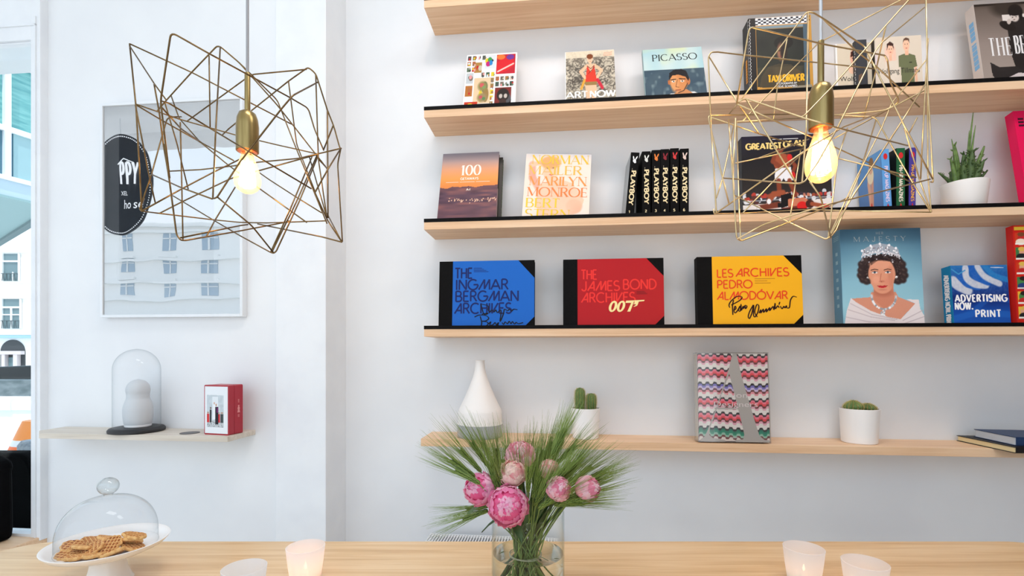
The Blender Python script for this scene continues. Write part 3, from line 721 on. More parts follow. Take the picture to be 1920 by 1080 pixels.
B = book(1060, 1156, 185, 95, Z2, 'white-edged paperback with a woman in a red top and bold white title on its cover', 19, .03, (240,240,238), G1)
cv = Cv(110, 116, (206,196,176), (965,325,1300,635))
n_ = cv.noise(44, 3, 48); n2 = cv.noise(9, 8, 11)
cv.put(np.clip((n_*.7+n2*.5-.45)*2.4, 0, 1)*np.clip(1.2-abs(cv.Y-.5)*1.5, 0, 1), (92,86,78)); cv.put((cv.Y < .45)*.55*n_, (70,64,58)); cv.put((cv.Y > .86)*.8, (226,214,190))
cv.put(np.clip(np.hypot(cv.X-.25, (cv.Y-.62)*.8)*-6+1.2, 0, 1)*n_, (80,76,70))
cv.put(np.clip(np.hypot(cv.X-.72, (cv.Y-.7)*.8)*-6+1.2, 0, 1)*n_, (80,76,70))
sk = (232,186,152)
cv.poly([(1095,520),(1175,520),(1166,632),(1140,632),(1136,560),(1128,632),(1104,632)], sk)
cv.poly([(1092,515),(1180,515),(1172,542),(1098,542)], (150,120,70))
cv.line([(1112,420),(1068,455),(1100,500)], 20, sk); cv.line([(1160,418),(1208,452),(1176,498)], 20, sk)
cv.poly([(1112,415),(1160,415),(1176,520),(1098,520)], (214,60,44)); cv.poly([(1108,412),(1164,412),(1136,460)], sk)
cv.line([(1112,420),(1136,440),(1160,420)], 4, (60,30,30)); cv.line([(1120,470),(1160,430)], 3, (60,30,30))
cv.rect(1126, 385, 1142, 418, sk); cv.ell(1133,378,19,26,(236,192,160)); cv.ell(1132,362,22,16,(120,66,40)); cv.ell(1127,380,3,2,(70,40,30)); cv.ell(1140,380,3,2,(70,40,30)); cv.ell(1134,393,5,2,(190,70,60))
cv.line([(1092,510),(1070,560)], 16, (222,160,60)); cv.line([(1180,510),(1210,560)], 20, (200,40,60)); cv.rect(975, 622, 1040, 636, (220,60,50))
for i in range(3): cv.line([(1228-i*2,343+i*9),(1284,341+i*9)], 3, (220,150,120))
picture(cv, 'cover_picture', B.w-.004, B.h-.004, B.o, .003, .002)
b = MB(); lettering(b, 'ART', .004, .019, .032, width=B.w*.42, wt=.2, thin=.14); lettering(b, 'NOW', .004+B.w*.47, .019, .032, width=B.w*.49, wt=.24, thin=.18); b.build('title', ink((246,246,246)), B.o)

B = book(1211, 1327, 174, 90, Z2, 'pale blue-green book with a painted dark-haired man and black serif title', 19, .02, (140,170,176), G1)
cv = Cv(120, 112, (196,216,214), (1480,285,1868,605))
cv.put(cv.noise(5, 4, 3)*.9, (160,200,210)); cv.put(np.clip(cv.noise(6, 11, 4)-.5, 0, 1)*1.5, (214,222,170))
cv.rect(1480, 425, 1868, 610, (72,92,104)); cv.put((cv.Y < .56)*cv.noise(9, 3, 7)*.7, (44,66,84)); cv.put((cv.Y < .56)*np.clip(cv.noise(16, 13, 12)-.62, 0, 1)*1.6, (150,170,170))
cv.poly([(1586,606),(1640,580),(1700,578),(1790,574),(1840,606)], (226,226,222))
cv.poly([(1655,590),(1690,556),(1742,556),(1790,592),(1740,606),(1680,606)], (196,132,84)); cv.line([(1664,590),(1776,590)], 12, (206,146,96))
cv.ell(1698,502,58,66,(204,134,80)); cv.ell(1672,520,26,50,(214,150,96),0,.6); cv.ell(1756,505,14,24,(190,116,68)); cv.ell(1636,508,8,16,(180,106,60))
cv.poly([(1636,500),(1642,450),(1672,430),(1720,426),(1752,440),(1764,480),(1762,510),(1742,478),(1700,462),(1660,466)], (28,28,32))
cv.line([(1648,494),(1680,490)], 6, (36,26,24)); cv.line([(1702,488),(1740,492)], 6, (36,26,24)); cv.ell(1664,504,11,6,(240,230,216)); cv.ell(1720,504,12,6,(240,230,216)); cv.ell(1665,504,5,5,(20,16,16)); cv.ell(1720,504,5,5,(20,16,16))
cv.line([(1690,494),(1676,538),(1694,542)], 4, (130,74,44)); cv.line([(1672,560),(1704,560)], 5, (140,60,48)); cv.line([(1752,520),(1724,564),(1690,576)], 5, (60,40,30))
picture(cv, 'cover_picture', B.w-.002, B.h-.002, B.o, .001, .001)
b = MB(); lettering(b, 'PICASSO', B.w*.16, B.h*.745, B.h*.13, width=B.w*.74, wt=.12, thin=.05, serif=.12); b.build('title', ink((20,24,30)), B.o)

B = book(1407, 1526, 165, 31, Z2, 'large black book with a black and white checkered strip, standing behind the right pendant lamp', 4, .062, (20,18,18), G1, d=.15)
cv = Cv(150, 168, (26,24,24), (440,145,975,750))
cv.rect(500, 145, 975, 750, (190,140,60)); cv.rect(500, 150, 955, 205, (226,228,232))
for i in range(20):
    for j in range(4):
        if (i+j) % 2: cv.rect(500+i*23, 152+j*13, 500+i*23+23, 165+j*13, (30,32,44))
cv.rect(505, 215, 925, 235, (120,140,150)); cv.rect(505, 238, 905, 680, (28,30,28)); cv.rect(905, 215, 945, 690, (70,90,104))
cv.put((cv.Y < .86)*(cv.Y > .13)*(cv.X > .12)*(cv.X < .87)*cv.noise(5, 6, 6)*.5, (54,62,50))
cv.ell(735,350,80,50,(20,18,16)); cv.ell(712,420,34,66,(150,104,80),0,.5); cv.ell(735,420,30,80,(40,30,26),0,.5); cv.ell(700,410,14,4,(50,34,28)); cv.ell(706,456,10,4,(130,60,50))
cv.poly([(540,600),(600,530),(690,510),(790,520),(900,600),(905,690),(520,690)], (66,58,42)); cv.put((cv.Y < .36)*(cv.Y > .12)*(cv.X > .12)*(cv.X < .86)*cv.noise(9, 16, 7)*.6, (96,84,60))
cv.poly([(505,680),(560,690),(650,735),(720,750),(505,750)], (206,150,66)); cv.poly([(800,690),(960,680),(960,750),(760,750)], (150,140,120)); cv.rect(745, 722, 930, 728, (210,220,226))
picture(cv, 'cover_picture', B.w-.001, B.h-.001, B.o, .0005, .0005)
b = MB(); lettering(b, 'TAXI', B.w*.29, B.h*.165, B.h*.085, width=B.w*.2, wt=.24, thin=.16); lettering(b, 'DRIVER', B.w*.525, B.h*.165, B.h*.085, width=B.w*.33, wt=.24, thin=.16, gap=.16); b.build('title', ink((240,178,40)), B.o)
b = MB(); lettering(b, 'PHOTOGRAPHS BY', B.w*.42, B.h*.13, B.h*.022, width=B.w*.32, wt=.2); lettering(b, 'STEVE SCHAPIRO', B.w*.42, B.h*.093, B.h*.024, width=B.w*.32, wt=.2); b.build('subtitle', ink((220,220,220)), B.o)
b = MB()
for i in range(46): b.box(-.0006, 0, .004+.002*(i % 2), .0055+.002*(i % 2), .004+i*B.h/47, .004+(i+.6)*B.h/47); b.box(.002+.002*(i % 2), .0042+.002*(i % 2), -.0012, 0, .004+i*B.h/47, .004+(i+.6)*B.h/47)
b.build('checker_edge', ink((232,232,234)), B.o)
b = MB(); 
for i in range(9): b.box(-.0012, 0, .022, .034, B.h*.22+i*.011, B.h*.22+i*.011+.008)
b.build('spine_title', ink((226,150,40)), B.o)

def two_people(cv):
    sk = (232,180,150)
    cv.ell(637,460,48,90,(236,196,176),0,.5,.75); cv.poly([(590,480),(690,470),(724,680),(590,680)], (222,210,194))
    cv.rect(626, 420, 648, 470, sk); cv.ell(637,392,29,42,(236,188,160)); cv.poly([(606,400),(608,352),(636,334),(664,350),(670,402),(656,368),(622,362)], (66,40,34)); cv.ell(600,420,12,50,(236,190,170),0,.6,.6); cv.ell(672,420,12,50,(236,190,170),0,.6,.6)
    for x in (628,648): cv.ell(x,388,4,3,(50,36,34))
    cv.ell(638,412,8,3,(196,90,84))
    cv.line([(846,520),(852,660)], 20, sk)
    cv.poly([(706,440),(750,428),(800,428),(846,442),(862,520),(832,526),(836,648),(728,660),(720,520),(706,520)], (106,112,80)); cv.poly([(728,656),(836,644),(830,682),(728,682)], (66,50,46)); cv.rect(796, 486, 820, 492, (40,44,34))
    cv.rect(762, 396, 792, 436, sk); cv.ell(774,366,28,44,(238,190,160)); cv.poly([(746,352),(752,322),(775,312),(800,322),(804,352),(790,334),(758,334)], (96,70,56))
    for x in (764,785): cv.ell(x,360,4,3,(50,40,38))
    cv.ell(775,388,9,3,(200,110,100))
B = book(1643, 1731, 150, 68, Z2, 'beige book showing a dark-haired woman and a man in a green shirt', 3, .026, (216,204,190), G1, d=.15, spine_c=(24,22,24))
cv = Cv(120, 116, (218,205,188), (505,300,905,680)); two_people(cv); cv.ell(480,490,50,120,(214,198,214),0,.5,.7)
picture(cv, 'cover_picture', B.w-.001, B.h-.001, B.o, .0005, .0005)
b = MB(); builtin_text(b, 'Wolfgang Tillmans', B.w*.04, B.h*.31, B.h*.135, width=B.w*.9); b.build('title', ink((62,60,54)), B.o)
B = book(1569, 1625, 157, 81, Z2, 'cream book half hidden by the dark grey book left of the two-person book', 3, .012, (236,234,232), G1, d=.128, ww=.19)
cv = Cv(140, 116, (214,200,178), (190,345,520,690)); cv.ell(300,440,24,52,(234,178,150)); cv.poly([(280,440),(282,404),(304,394),(330,410),(330,440),(310,424)], (80,44,36)); cv.ell(302,486,10,4,(190,70,64)); cv.ell(292,446,4,3,(50,30,30)); cv.ell(312,446,4,3,(50,30,30)); cv.ell(290,520,26,30,(236,190,160)); cv.ell(280,640,14,22,(226,150,120)); cv.poly([(262,600),(310,560),(340,690),(250,690)], (222,206,184))
picture(cv, 'cover_picture', B.w-.008, B.h-.002, B.o, .006, .001)
b = MB(); builtin_text(b, 'Wolfgang', B.w*.07, B.h*.27, B.h*.13, width=B.w*.52); b.build('title', ink((62,60,54)), B.o)
B = book(1607, 1628, 155, 74, Z2, 'narrow dark grey book between the cream book and the beige book with two people', 3, .02, (58,60,66), G1, d=.148)
b = MB(); b.flat([(.006,.04),(.022,.05),(.02,.075),(.008,.068)], -.0008); b.build('cover_picture', ink((110,84,66)), B.o)
b = MB()
for i in range(16): b.box(-.0008, .0, .004+.003*(i % 2), .007+.003*(i % 2), .008+i*.0105, .014+i*.0105)
b.build('spine_marks', ink((206,206,208)), B.o)

B = book(1846, 1990, 143, 3, Z2, 'big black and white photo book with white serif title at the upper right', 8.5, .042, (200,190,184), G1, d=.155)
cv = Cv(170, 160, (128,118,112), (582,20,1180,640))
cv.vgrad([(0,(70,62,58)),(.08,(96,86,80)),(.5,(140,128,122)),(1,(160,148,140))]); cv.rect(582, 20, 1180, 40, (30,26,24)); cv.ell(830,60,110,70,(52,46,42),0,.7)
cv.rect(795, 118, 1000, 170, (214,208,204)); cv.rect(940, 120, 1180, 220, (216,212,208)); cv.poly([(830,180),(960,140),(1180,240),(1180,620),(940,600),(850,560),(820,400),(825,250)], (34,30,30))
cv.ell(830,205,66,34,(26,22,22),24); cv.ell(846,172,16,22,(190,180,174),20); cv.ell(908,95,58,56,(22,20,20)); cv.ell(896,140,34,36,(200,190,184),0,.3); cv.ell(900,104,46,26,(24,20,20)); cv.ell(944,130,14,40,(24,20,20)); cv.ell(880,140,6,4,(40,34,34)); cv.ell(908,138,6,4,(40,34,34)); cv.ell(890,158,9,4,(120,96,92))
cv.poly([(650,480),(720,520),(850,520),(940,590),(800,620),(690,640),(655,580)], (40,36,36)); cv.poly([(700,630),(860,570),(1180,600),(1180,640)], (206,196,196)); cv.ell(925,560,8,40,(120,112,108),0,.6)
picture(cv, 'cover_picture', B.w-.001, B.h-.001, B.o, .0005, .0005)
b = MB(); lettering(b, 'THE', B.w*.13, B.h*.335, B.h*.22, width=B.w*.29, wt=.085, thin=.035, serif=.06, gap=.3); lettering(b, 'BEATLES', B.w*.47, B.h*.35, B.h*.22, width=B.w*.51, wt=.09, thin=.035, serif=.06, gap=.3); lettering(b, 'ON', B.w*.65, B.h*.285, B.h*.04, width=B.w*.05, wt=.2); b.build('title', ink((226,226,228)), B.o)
b = MB()
for i in range(10): b.box(-.0006, 0, .01, .03, B.h*.22+i*B.h*.06, B.h*.22+i*B.h*.06+B.h*(.05 if i != 5 else .02))
b.build('spine_title', ink((120,170,210)), B.o)

# --- row 2
def landscape(cv):
    cv.vgrad([(0,(138,134,146)),(.12,(176,152,150)),(.25,(222,158,122)),(.4,(238,156,82)),(.5,(232,138,70)),(1,(120,80,80))])
    cv.poly([(0,52),(12,54),(22,51),(35,52),(50,51),(62,53),(75,51),(88,51),(100,50),(100,100),(0,100)], (104,72,80)); cv.poly([(0,60),(30,57),(60,61),(100,58),(100,100),(0,100)], (92,66,80))
    n = cv.noise(5, 2, 34); cv.put((cv.Y < .46)*np.clip(n-.45, 0, 1)*1.6, (150,96,90)); cv.put((cv.Y < .46)*np.clip(.4-n, 0, 1)*1.6, (62,44,58))
    rg = random.Random(3)
    for i in range(50): x = rg.uniform(15, 98); cv.ell(x, 71+rg.gauss(0, 1.4), .9, .7, (236,190,160))
    cv.put((cv.Y < .24)*cv.noise(4, 9, 26)*.6, (120,80,84))
B2 = book(838, 939, 406, 297, Z3, 'dark book standing directly behind the sunset-coloured travel book', 15.5, .02, (40,36,30), G2, d=.136)
b = MB(); rg = random.Random(8)
for i in range(22): z = .02+i*B2.h*.042; b.box(B2.w, B2.w+.0006, .003, .003+.016*rg.random(), z, z+.008)
b.build('edge_pattern', ink((90,110,60)), B2.o)
B = book(819, 930, 409, 287, Z3, 'travel book with a sunset over purple hills and a pale numeral on the cover', 19, .022, (150,130,130), G2)
cv = Cv(130, 136, (200,150,110), (0,0,100,100)); landscape(cv); picture(cv, 'cover_picture', B.w-.001, B.h-.001, B.o, .0005, .0005)
b = MB(); lettering(b, '100', B.w*.35, B.h*.655, B.h*.15, width=B.w*.34, wt=.16, thin=.045, serif=.12, gap=.14); lettering(b, 'GETAWAYS', B.w*.35, B.h*.585, B.h*.034, width=B.w*.31, wt=.18)
for x0_, x1_ in ((.1,.32),(.34,.6),(.62,.86)):
    b.flat([(B.w*x0_,B.h*.55),(B.w*x1_,B.h*.55),(B.w*x1_,B.h*.555),(B.w*x0_,B.h*.555)], -.0012)
builtin_text(b, 'A-I', B.w*.46, B.h*.425, B.h*.045, width=B.w*.07, thick=.02); builtin_text(b, 'TASCHEN', B.w*.41, B.h*.008, B.h*.02, width=B.w*.12); b.build('title', ink((248,240,226)), B.o)

B = book(978, 1104, 402, 286, Z3, 'pale book with a faded pink figure under rows of large yellow and orange serif capitals', 12, .024, (236,230,230), G2, roll=3)
cv = Cv(130, 128, (232,222,216), (700,150,1115,555)); cv.vgrad([(0,(206,202,206)),(.12,(234,222,212)),(1,(240,226,214))])
sk = (240,190,158); cv.line([(820,400),(750,300),(745,220)], 44, (226,160,140)); cv.line([(745,220),(850,190),(900,210)], 26, sk); cv.poly([(800,340),(900,300),(1000,330),(1080,430),(1060,500),(1000,530),(960,560),(810,560),(780,440)], (240,194,166)); cv.ell(1020,470,50,44,(238,182,152),0,.3); cv.ell(865,250,52,68,(242,196,164),0,.2); cv.ell(860,205,64,40,(222,160,96),0,.3); cv.ell(845,240,9,4,(140,90,70)); cv.ell(880,238,9,4,(140,90,70)); cv.ell(868,280,14,5,(220,90,80)); cv.put(cv.noise(6, 9, 6)*.3, (246,220,190))
picture(cv, 'cover_picture', B.w-.001, B.h-.001, B.o, .0005, .0005)
for i, (txt, x_, wd_, c) in enumerate((('NORMAN',.1,.86,(232,190,60)),('MAILER',.06,.8,(234,184,80)),('MARILYN',.08,.86,(236,150,76)),('MONROE',.06,.9,(232,132,70)),('BERT',.05,.5,(236,200,60)),('STERN',.05,.66,(236,196,50)))):
    b = MB(); lettering(b, txt, B.w*x_, B.h*(.845-i*.166), B.h*.135, y=-.0012, width=B.w*wd_, wt=.17, thin=.045, serif=.15, gap=.12); b.build('title', ink(c), B.o)

SP = [(1172,1186,5.2,(240,240,240)),(1204,1218,0,(226,226,220)),(1222.5,1235,0,(232,130,60)),(1239,1253,0,(140,40,50)),(1257,1271.5,0,(206,60,60)),(1275.5,1289,0,(226,200,190))]
order = ['first of six, leaning right with white emblem', 'second of the six, upright with a pale emblem', 'third of the six, with an orange emblem', 'fourth of the six, with a dark red emblem', 'fifth of the six, with a red emblem', 'last of the six, with a white and pink emblem']
m_vol = mottled('black_cloth_binding', (9,8,9), (15,14,14), 120, .6, Specular_IOR_Level=.08)
def bunny(mb, cx, cz, s, y):
    def el(x, z, rx, rz, rot=0, n=16):
        mb.add([(cx+s*(x+rx*math.cos(2*math.pi*i/n)*math.cos(rot)-rz*math.sin(2*math.pi*i/n)*math.sin(rot)), y, cz+s*(z+rx*math.cos(2*math.pi*i/n)*math.sin(rot)+rz*math.sin(2*math.pi*i/n)*math.cos(rot))) for i in range(n)], [tuple(range(n))])
    el(-.02, -.2, .3, .34, .3); el(-.22, .32, .12, .42, .22); el(.3, .36, .12, .4, -.45); el(.12, -.5, .2, .14, .3)
proto = None
for i, (xa, xb, rl, c) in enumerate(SP):
    u0 = pw(xa, 398, D_B)[0]; u1 = pw(xb, 398, D_B)[0]; w = .0335 if i else .034; h = .265 + (0, .0, .004, .006, .008, .005)[i]
    zz = pw(xa, 283, D_B)[1]-Z3
    o = wroot('book', u0, D_B, Z3+.0006, 'black volume with cream vertical title, ' + order[i], 'book', 'six black volumes on the second shelf', roll=rl)
    MB().prism([(0,0),(w,0),(w,h),(0,h)], 0, .0028).build('spine', m_vol, o, bevel=.001)
    b = MB(); b.box(0, .0026, .003, .155, 0, h); b.box(w-.0026, w, .003, .155, 0, h); b.build('boards', m_vol if i else mat('silver_grey_board', (150,156,158), .3, .3), o)
    MB().box(.003, w-.003, .0032, .15, .003, h-.003).build('pages', m_cream, o)
    b = MB(); lettering(b, 'PLAYBOY', w*.27, h*.715, w*.5, y=-.0008, width=h*.51, wt=.34, thin=.22, serif=.22, gap=.16, vertical=True)
    b.build('title', ink((236,216,170)), o)
    b = MB(); lettering(b, str(i+1), w*.34, h*.072, w*.28, y=-.0008, width=w*.2, wt=.26, thin=.2); b.build('volume_number', ink((236,216,170)), o)
    b = MB(); bunny(b, w*.5, h*.885, w*.62, -.0008); b.build('emblem', ink(c), o)
    b = MB(); b.box(w*.3, w*.34, -.0009, 0, h*.735, h*.755); b.build('small_print', ink((170,160,140)), o)

B = book(1393, 1561, 391, 253, Z3, 'big black book with a standing boxer above a fallen one, behind the right lamp', 3, .05, (22,20,24), G2, d=.15)
cv = Cv(190, 160, (26,24,30), (375,160,1132,760))
cv.vgrad([(0,(30,26,44)),(.3,(30,27,30)),(.65,(44,38,36)),(.78,(50,44,44)),(1,(60,54,50))])
rg = random.Random(12)
for i in range(60):
    x, y = rg.uniform(380,1130), rg.gauss(625,14); cv.ell(x, y, 17, 16, rg.choice([(150,70,50),(190,120,96),(200,200,204),(60,50,60),(176,60,50)])); cv.ell(x, y+22, 20, 14, rg.choice([(60,60,70),(220,220,224),(90,50,46)]))
cv.poly([(375,690),(1132,650),(1132,760),(375,760)], (228,220,216)); cv.line([(375,660),(1132,640)], 5, (200,200,206))
sk = (132,62,40); sk2 = (158,80,52)
cv.ell(700,262,36,36,sk); cv.ell(700,244,38,22,(30,20,20)); cv.poly([(640,320),(700,296),(770,312),(790,410),(664,420),(640,370)], sk2); cv.line([(655,320),(640,360),(700,400)], 34, sk); cv.line([(770,320),(830,400),(812,440)], 30, sk); cv.ell(784,334,22,26,(206,40,36)); cv.ell(810,470,20,26,(200,36,34))
cv.poly([(660,416),(792,408),(808,510),(744,512),(728,490),(712,512),(652,500)], (232,230,232)); cv.line([(686,510),(690,580)], 40, sk); cv.line([(778,510),(826,620)], 36, sk)
cv.line([(600,660),(640,610),(720,600)], 44, sk2); cv.line([(520,710),(680,690)], 44, (120,56,38)); cv.poly([(700,620),(790,600),(800,690),(700,720)], (24,20,22)); cv.rect(672,676,704,712,(22,18,20)); cv.ell(600,664,18,20,(236,234,236)); cv.ell(512,712,14,18,(236,234,236))
cv.poly([(760,650),(900,640),(960,680),(940,720),(760,710)], (200,120,90)); cv.line([(720,735),(850,722)], 40, (110,46,36)); cv.ell(880,704,44,34,(216,36,34)); cv.ell(945,690,36,32,(70,36,30)); cv.ell(1060,714,50,22,(206,40,40)); cv.line([(960,690),(1040,705)], 30, sk2)
picture(cv, 'cover_picture', B.w-.001, B.h-.001, B.o, .0005, .0005)
b = MB(); lettering(b, 'GREATEST', B.w*.05, B.h*.83, B.h*.072, width=B.w*.4, wt=.3, thin=.22, gap=.12); lettering(b, 'OF', B.w*.475, B.h*.845, B.h*.072, width=B.w*.09, wt=.3, thin=.22, gap=.12); lettering(b, 'ALL', B.w*.59, B.h*.855, B.h*.072, width=B.w*.14, wt=.3, thin=.22, gap=.12); b.build('title', ink((236,206,130)), B.o)
b = MB(); b.flat([(B.w*.35,B.h*.945),(B.w*.46,B.h*.945),(B.w*.46,B.h*.952),(B.w*.35,B.h*.952)], -.001); b.flat([(B.w*.47,B.h*.945),(B.w*.64,B.h*.945),(B.w*.64,B.h*.953),(B.w*.47,B.h*.953)], -.001); b.build('subtitle', ink((220,220,220)), B.o)

PU = [(1658,1673,280,(98,158,216),(228,210,236),'light blue magazine volume with a figure on its side, left of the green one', 3.0),
      (1681,1697,278,(36,92,58),(232,224,206),'green magazine volume between the blue and the purple one', 0),
      (1704,1717,277,(74,62,146),(240,176,70),'purple magazine volume with orange spine title beside the green one', -.5)]
for (xa, xb, yt, c, tc_, lb, rl) in PU:
    u0 = pw(xa, 385, D_B)[0]; u1 = pw(xb, 385, D_B)[0]; w = u1-u0; h = pw(xa, yt, D_B)[1]-Z3
    o = wroot('book', u0, D_B, Z3+.0006, lb, 'book', 'coloured magazine volumes behind the right pendant lamp', roll=-rl)
    cm = ink(c, .3); b = MB(); b.box(0, w, 0, .002, 0, h); b.build('spine', cm, o, bevel=.001)
    b = MB(); b.box(0, .002, .002, .15, 0, h); b.box(w-.002, w, .002, .15, 0, h); b.build('boards', cm if c[0] == 98 else ink((20,24,22)), o)
    MB().box(.0022, w-.0022, .0022, .145, .002, h-.002).build('pages', m_cream, o)
    b = MB(); lettering(b, 'PIN-UP MAGAZINES', w*.3, h*.72, w*.42, y=-.0008, width=h*.58, wt=.22, thin=.18, gap=.12, vertical=True); b.build('title', ink(tc_), o)
    b = MB(); b.flat([(w*.5+w*.26*math.cos(a*.5236), h*.88+h*.05*math.sin(a*.5236)) for a in range(12)], -.0008); b.flat([(w*.36,h*.06),(w*.64,h*.06),(w*.5,h*.12)], -.0008); b.build('emblem', ink((206,44,48)), o)
    if c[0] == 98:
        cv = Cv(70, 60, c, (0,0,150,110)); cv.vgrad([(0,(110,166,222)),(1,(84,120,180))]); cv.line([(70,50),(80,104)], 18, (226,176,150)); cv.line([(92,46),(84,104)], 16, (214,160,140)); cv.ell(82,36,20,16,(240,226,196)); cv.ell(86,24,12,10,(226,180,150)); cv.ell(90,14,14,10,(150,110,70)); cv.line([(80,92),(86,108)],10,(206,60,60))
        picture(cv, 'side_picture', .146, h-.004, o, .003, .002, -.0004, side=True)

B = book(1929, 2060, 370, 204, Z3, 'bright pink book cut by the right edge of the photo beside the potted succulent', 9.4, .036, (226,18,84), G2)
b = MB()
for i in range(3): b.box(B.w*.05, B.w*.13, -.0008, 0, B.h*(.90-i*.035), B.h*(.92-i*.035))
b.build('cover_marks', ink((60,14,40)), B.o)

# --- row 3
def archive(xl, xr, yb, yt, c, label, tilt=4, ww=None):
    B = book(xl, xr, yb, yt, Z4, label, tilt, .04, m_vol, G3, d=.158)
    w, h = B.w, B.h
    b = MB(); b.flat([(w*.145,.0005),(w*.885,.0005),(w*.999,h*.165),(w*.999,h*.735),(w*.83,h*.9995),(w*.145,h*.9995)], -.0006)
    b.build('cover_panel', ink(c, .4), B.o); return B
def tr(B, box):
    x0, y0, x1, y1 = box; return lambda p: ((p[0]-x0)/(x1-x0)*B.w, (1-(p[1]-y0)/(y1-y0))*B.h)
B = archive(822, 1002, 608, 489, (22,98,190), 'blue landscape archive book with black corners and a black signature')
f = tr(B, (175,112,888,600)); col_t = ink((18,34,96))
b = MB(); K_ = B.w/713
for txt, x_, yb_, wd_, hh_ in (('THE',296,238,130,78),('INGmAR',302,322,392,78),('BERGmAN',300,406,472,78),('aRCHIvES',296,494,424,78)):
    x, z = f((x_, yb_)); lettering(b, txt, x, z, hh_*K_*.97, width=wd_*K_, wt=.155, gap=.1)
for i in range(4): x, z = f((436, 166+i*9)); b.flat([(x,z),(x+(60+i*17)*K_,z),(x+(60+i*17)*K_,z+3*K_),(x,z+3*K_)], -.0012)
b.build('title', col_t, B.o)
b = MB()
for pts in ([(492,425),(516,500),(548,492),(500,500)], [(500,428),(545,440),(548,470),(560,485),(575,470),(590,485),(604,470),(616,490),(640,470),(642,500),(636,555),(660,500),(668,465),(690,476),(705,466),(720,480),(735,466),(764,470)],
            [(446,520),(480,506),(530,510),(552,530),(530,548),(500,550),(540,556),(545,576),(520,588),(494,584)], [(488,515),(500,560),(494,592)], [(550,570),(568,555),(560,580),(585,575),(600,560),(610,580),(622,562),(618,594),(606,590),(628,560)], [(650,560),(662,574),(674,556),(690,570),(704,552),(716,570),(728,554),(742,572),(756,560),(770,570),(806,562)]):
    ribbon(b, smooth_line([f(p) for p in pts]), 9*K_)
b.build('signature', ink((10,12,20)), B.o)
B = archive(1056, 1246, 608, 485, (176,18,26), 'red landscape archive book with black corners and a cream emblem')
f = tr(B, (1103,100,1860,594)); K_ = B.w/757
b = MB()
for txt, x_, yb_, wd_, hh_ in (('THE',1242,247,118,74),('JamES',1246,330,284,76),('BOND',1556,322,248,76),('aRCHIvES',1242,414,404,76)):
    x, z = f((x_, yb_)); lettering(b, txt, x, z, hh_*K_*.97, width=wd_*K_, wt=.155, gap=.1)
b.build('title', ink((232,50,44)), B.o)
b = MB()
for i in range(3): x, z = f((1656, 340+i*9)); b.flat([(x,z),(x+(60+i*10)*K_,z),(x+(60+i*10)*K_,z+3*K_),(x,z+3*K_)], -.0012)
b.build('subtitle', ink((90,14,20)), B.o)
b = MB()
for cx_ in (1480, 1540):
    n = 24; vs = []
    for k_ in range(n):
        a = 2*math.pi*k_/n
        for rx, rz in ((30,40),(11,27)):
            X = rx*math.cos(a); Zz = rz*math.sin(a); vs.append(f((cx_+X+Zz*.28, 444-Zz)))
    b.add([(x, -.0014, z) for x, z in vs], [(2*k_, 2*k_+1, (2*k_+3) % (2*n), (2*k_+2) % (2*n)) for k_ in range(n)])
b.flat([f(p) for p in ((1578,404),(1640,402),(1608,482),(1586,482),(1616,420),(1574,420))], -.0014)
b.flat([f(p) for p in ((1640,402),(1716,400),(1712,408),(1672,412),(1668,424),(1640,424))], -.0014)
b.flat([f(p) for p in ((1634,424),(1668,424),(1660,440),(1640,448),(1630,446),(1644,440),(1652,430),(1632,430))], -.0014)
b.build('emblem', ink((244,224,156)), B.o)
B = archive(1309, 1507, 607, 480, (240,174,28), 'yellow landscape archive book with black corners, red title and signature')
f = tr(B, (250,215,1335,900)); K_ = B.w/1085
b = MB()
for txt, x_, yb_, wd_, hh_ in (('LES',458,418,168,88),('aRCHIvES',656,414,546,90),('PEDRO',458,526,364,88),('aLmoDoVaR',456,636,726,88)):
    x, z = f((x_, yb_)); lettering(b, txt.replace('mo', 'mO'), x, z, hh_*K_*.97, width=wd_*K_, wt=.155, gap=.1)
b.build('title', ink((226,68,30)), B.o)
b = MB()
for i, l_ in enumerate((210, 130, 165)): x, z = f((848, 440+i*21)); b.flat([(x,z),(x+l_*K_,z),(x+l_*K_,z+6*K_),(x,z+6*K_)], -.0012)
b.build('subtitle', ink((186,120,30)), B.o)
b = MB()
for pts in ([(585,715),(576,690),(600,650),(660,608),(712,612),(690,645),(600,690)], [(625,640),(612,700),(614,785)], [(625,740),(648,722),(640,700),(626,740),(636,766),(662,745),(690,700),(672,738),(690,748),(702,680),(700,744),(724,700),(722,726),(744,694),(762,704),(744,728),(744,700)],
            [(828,690),(790,750),(772,800),(784,820),(810,770),(832,690),(826,780),(840,806),(872,760),(884,700),(862,690),(840,760),(866,806)], [(884,770),(904,736),(900,770),(930,730),(930,764),(962,726),(958,760),(996,716),(992,748),(1030,706),(1036,740),(1052,674),(1050,730),(1078,700),(1088,716),(1094,716)], [(1100,664),(1090,690)], [(1104,704),(1120,730),(1140,706),(1150,722),(1166,700),(1170,722),(1196,716),(1208,650),(1236,612),(1274,620)]):
    ribbon(b, smooth_line([f(p) for p in pts]), 13*K_)
b.build('signature', ink((40,14,14)), B.o)

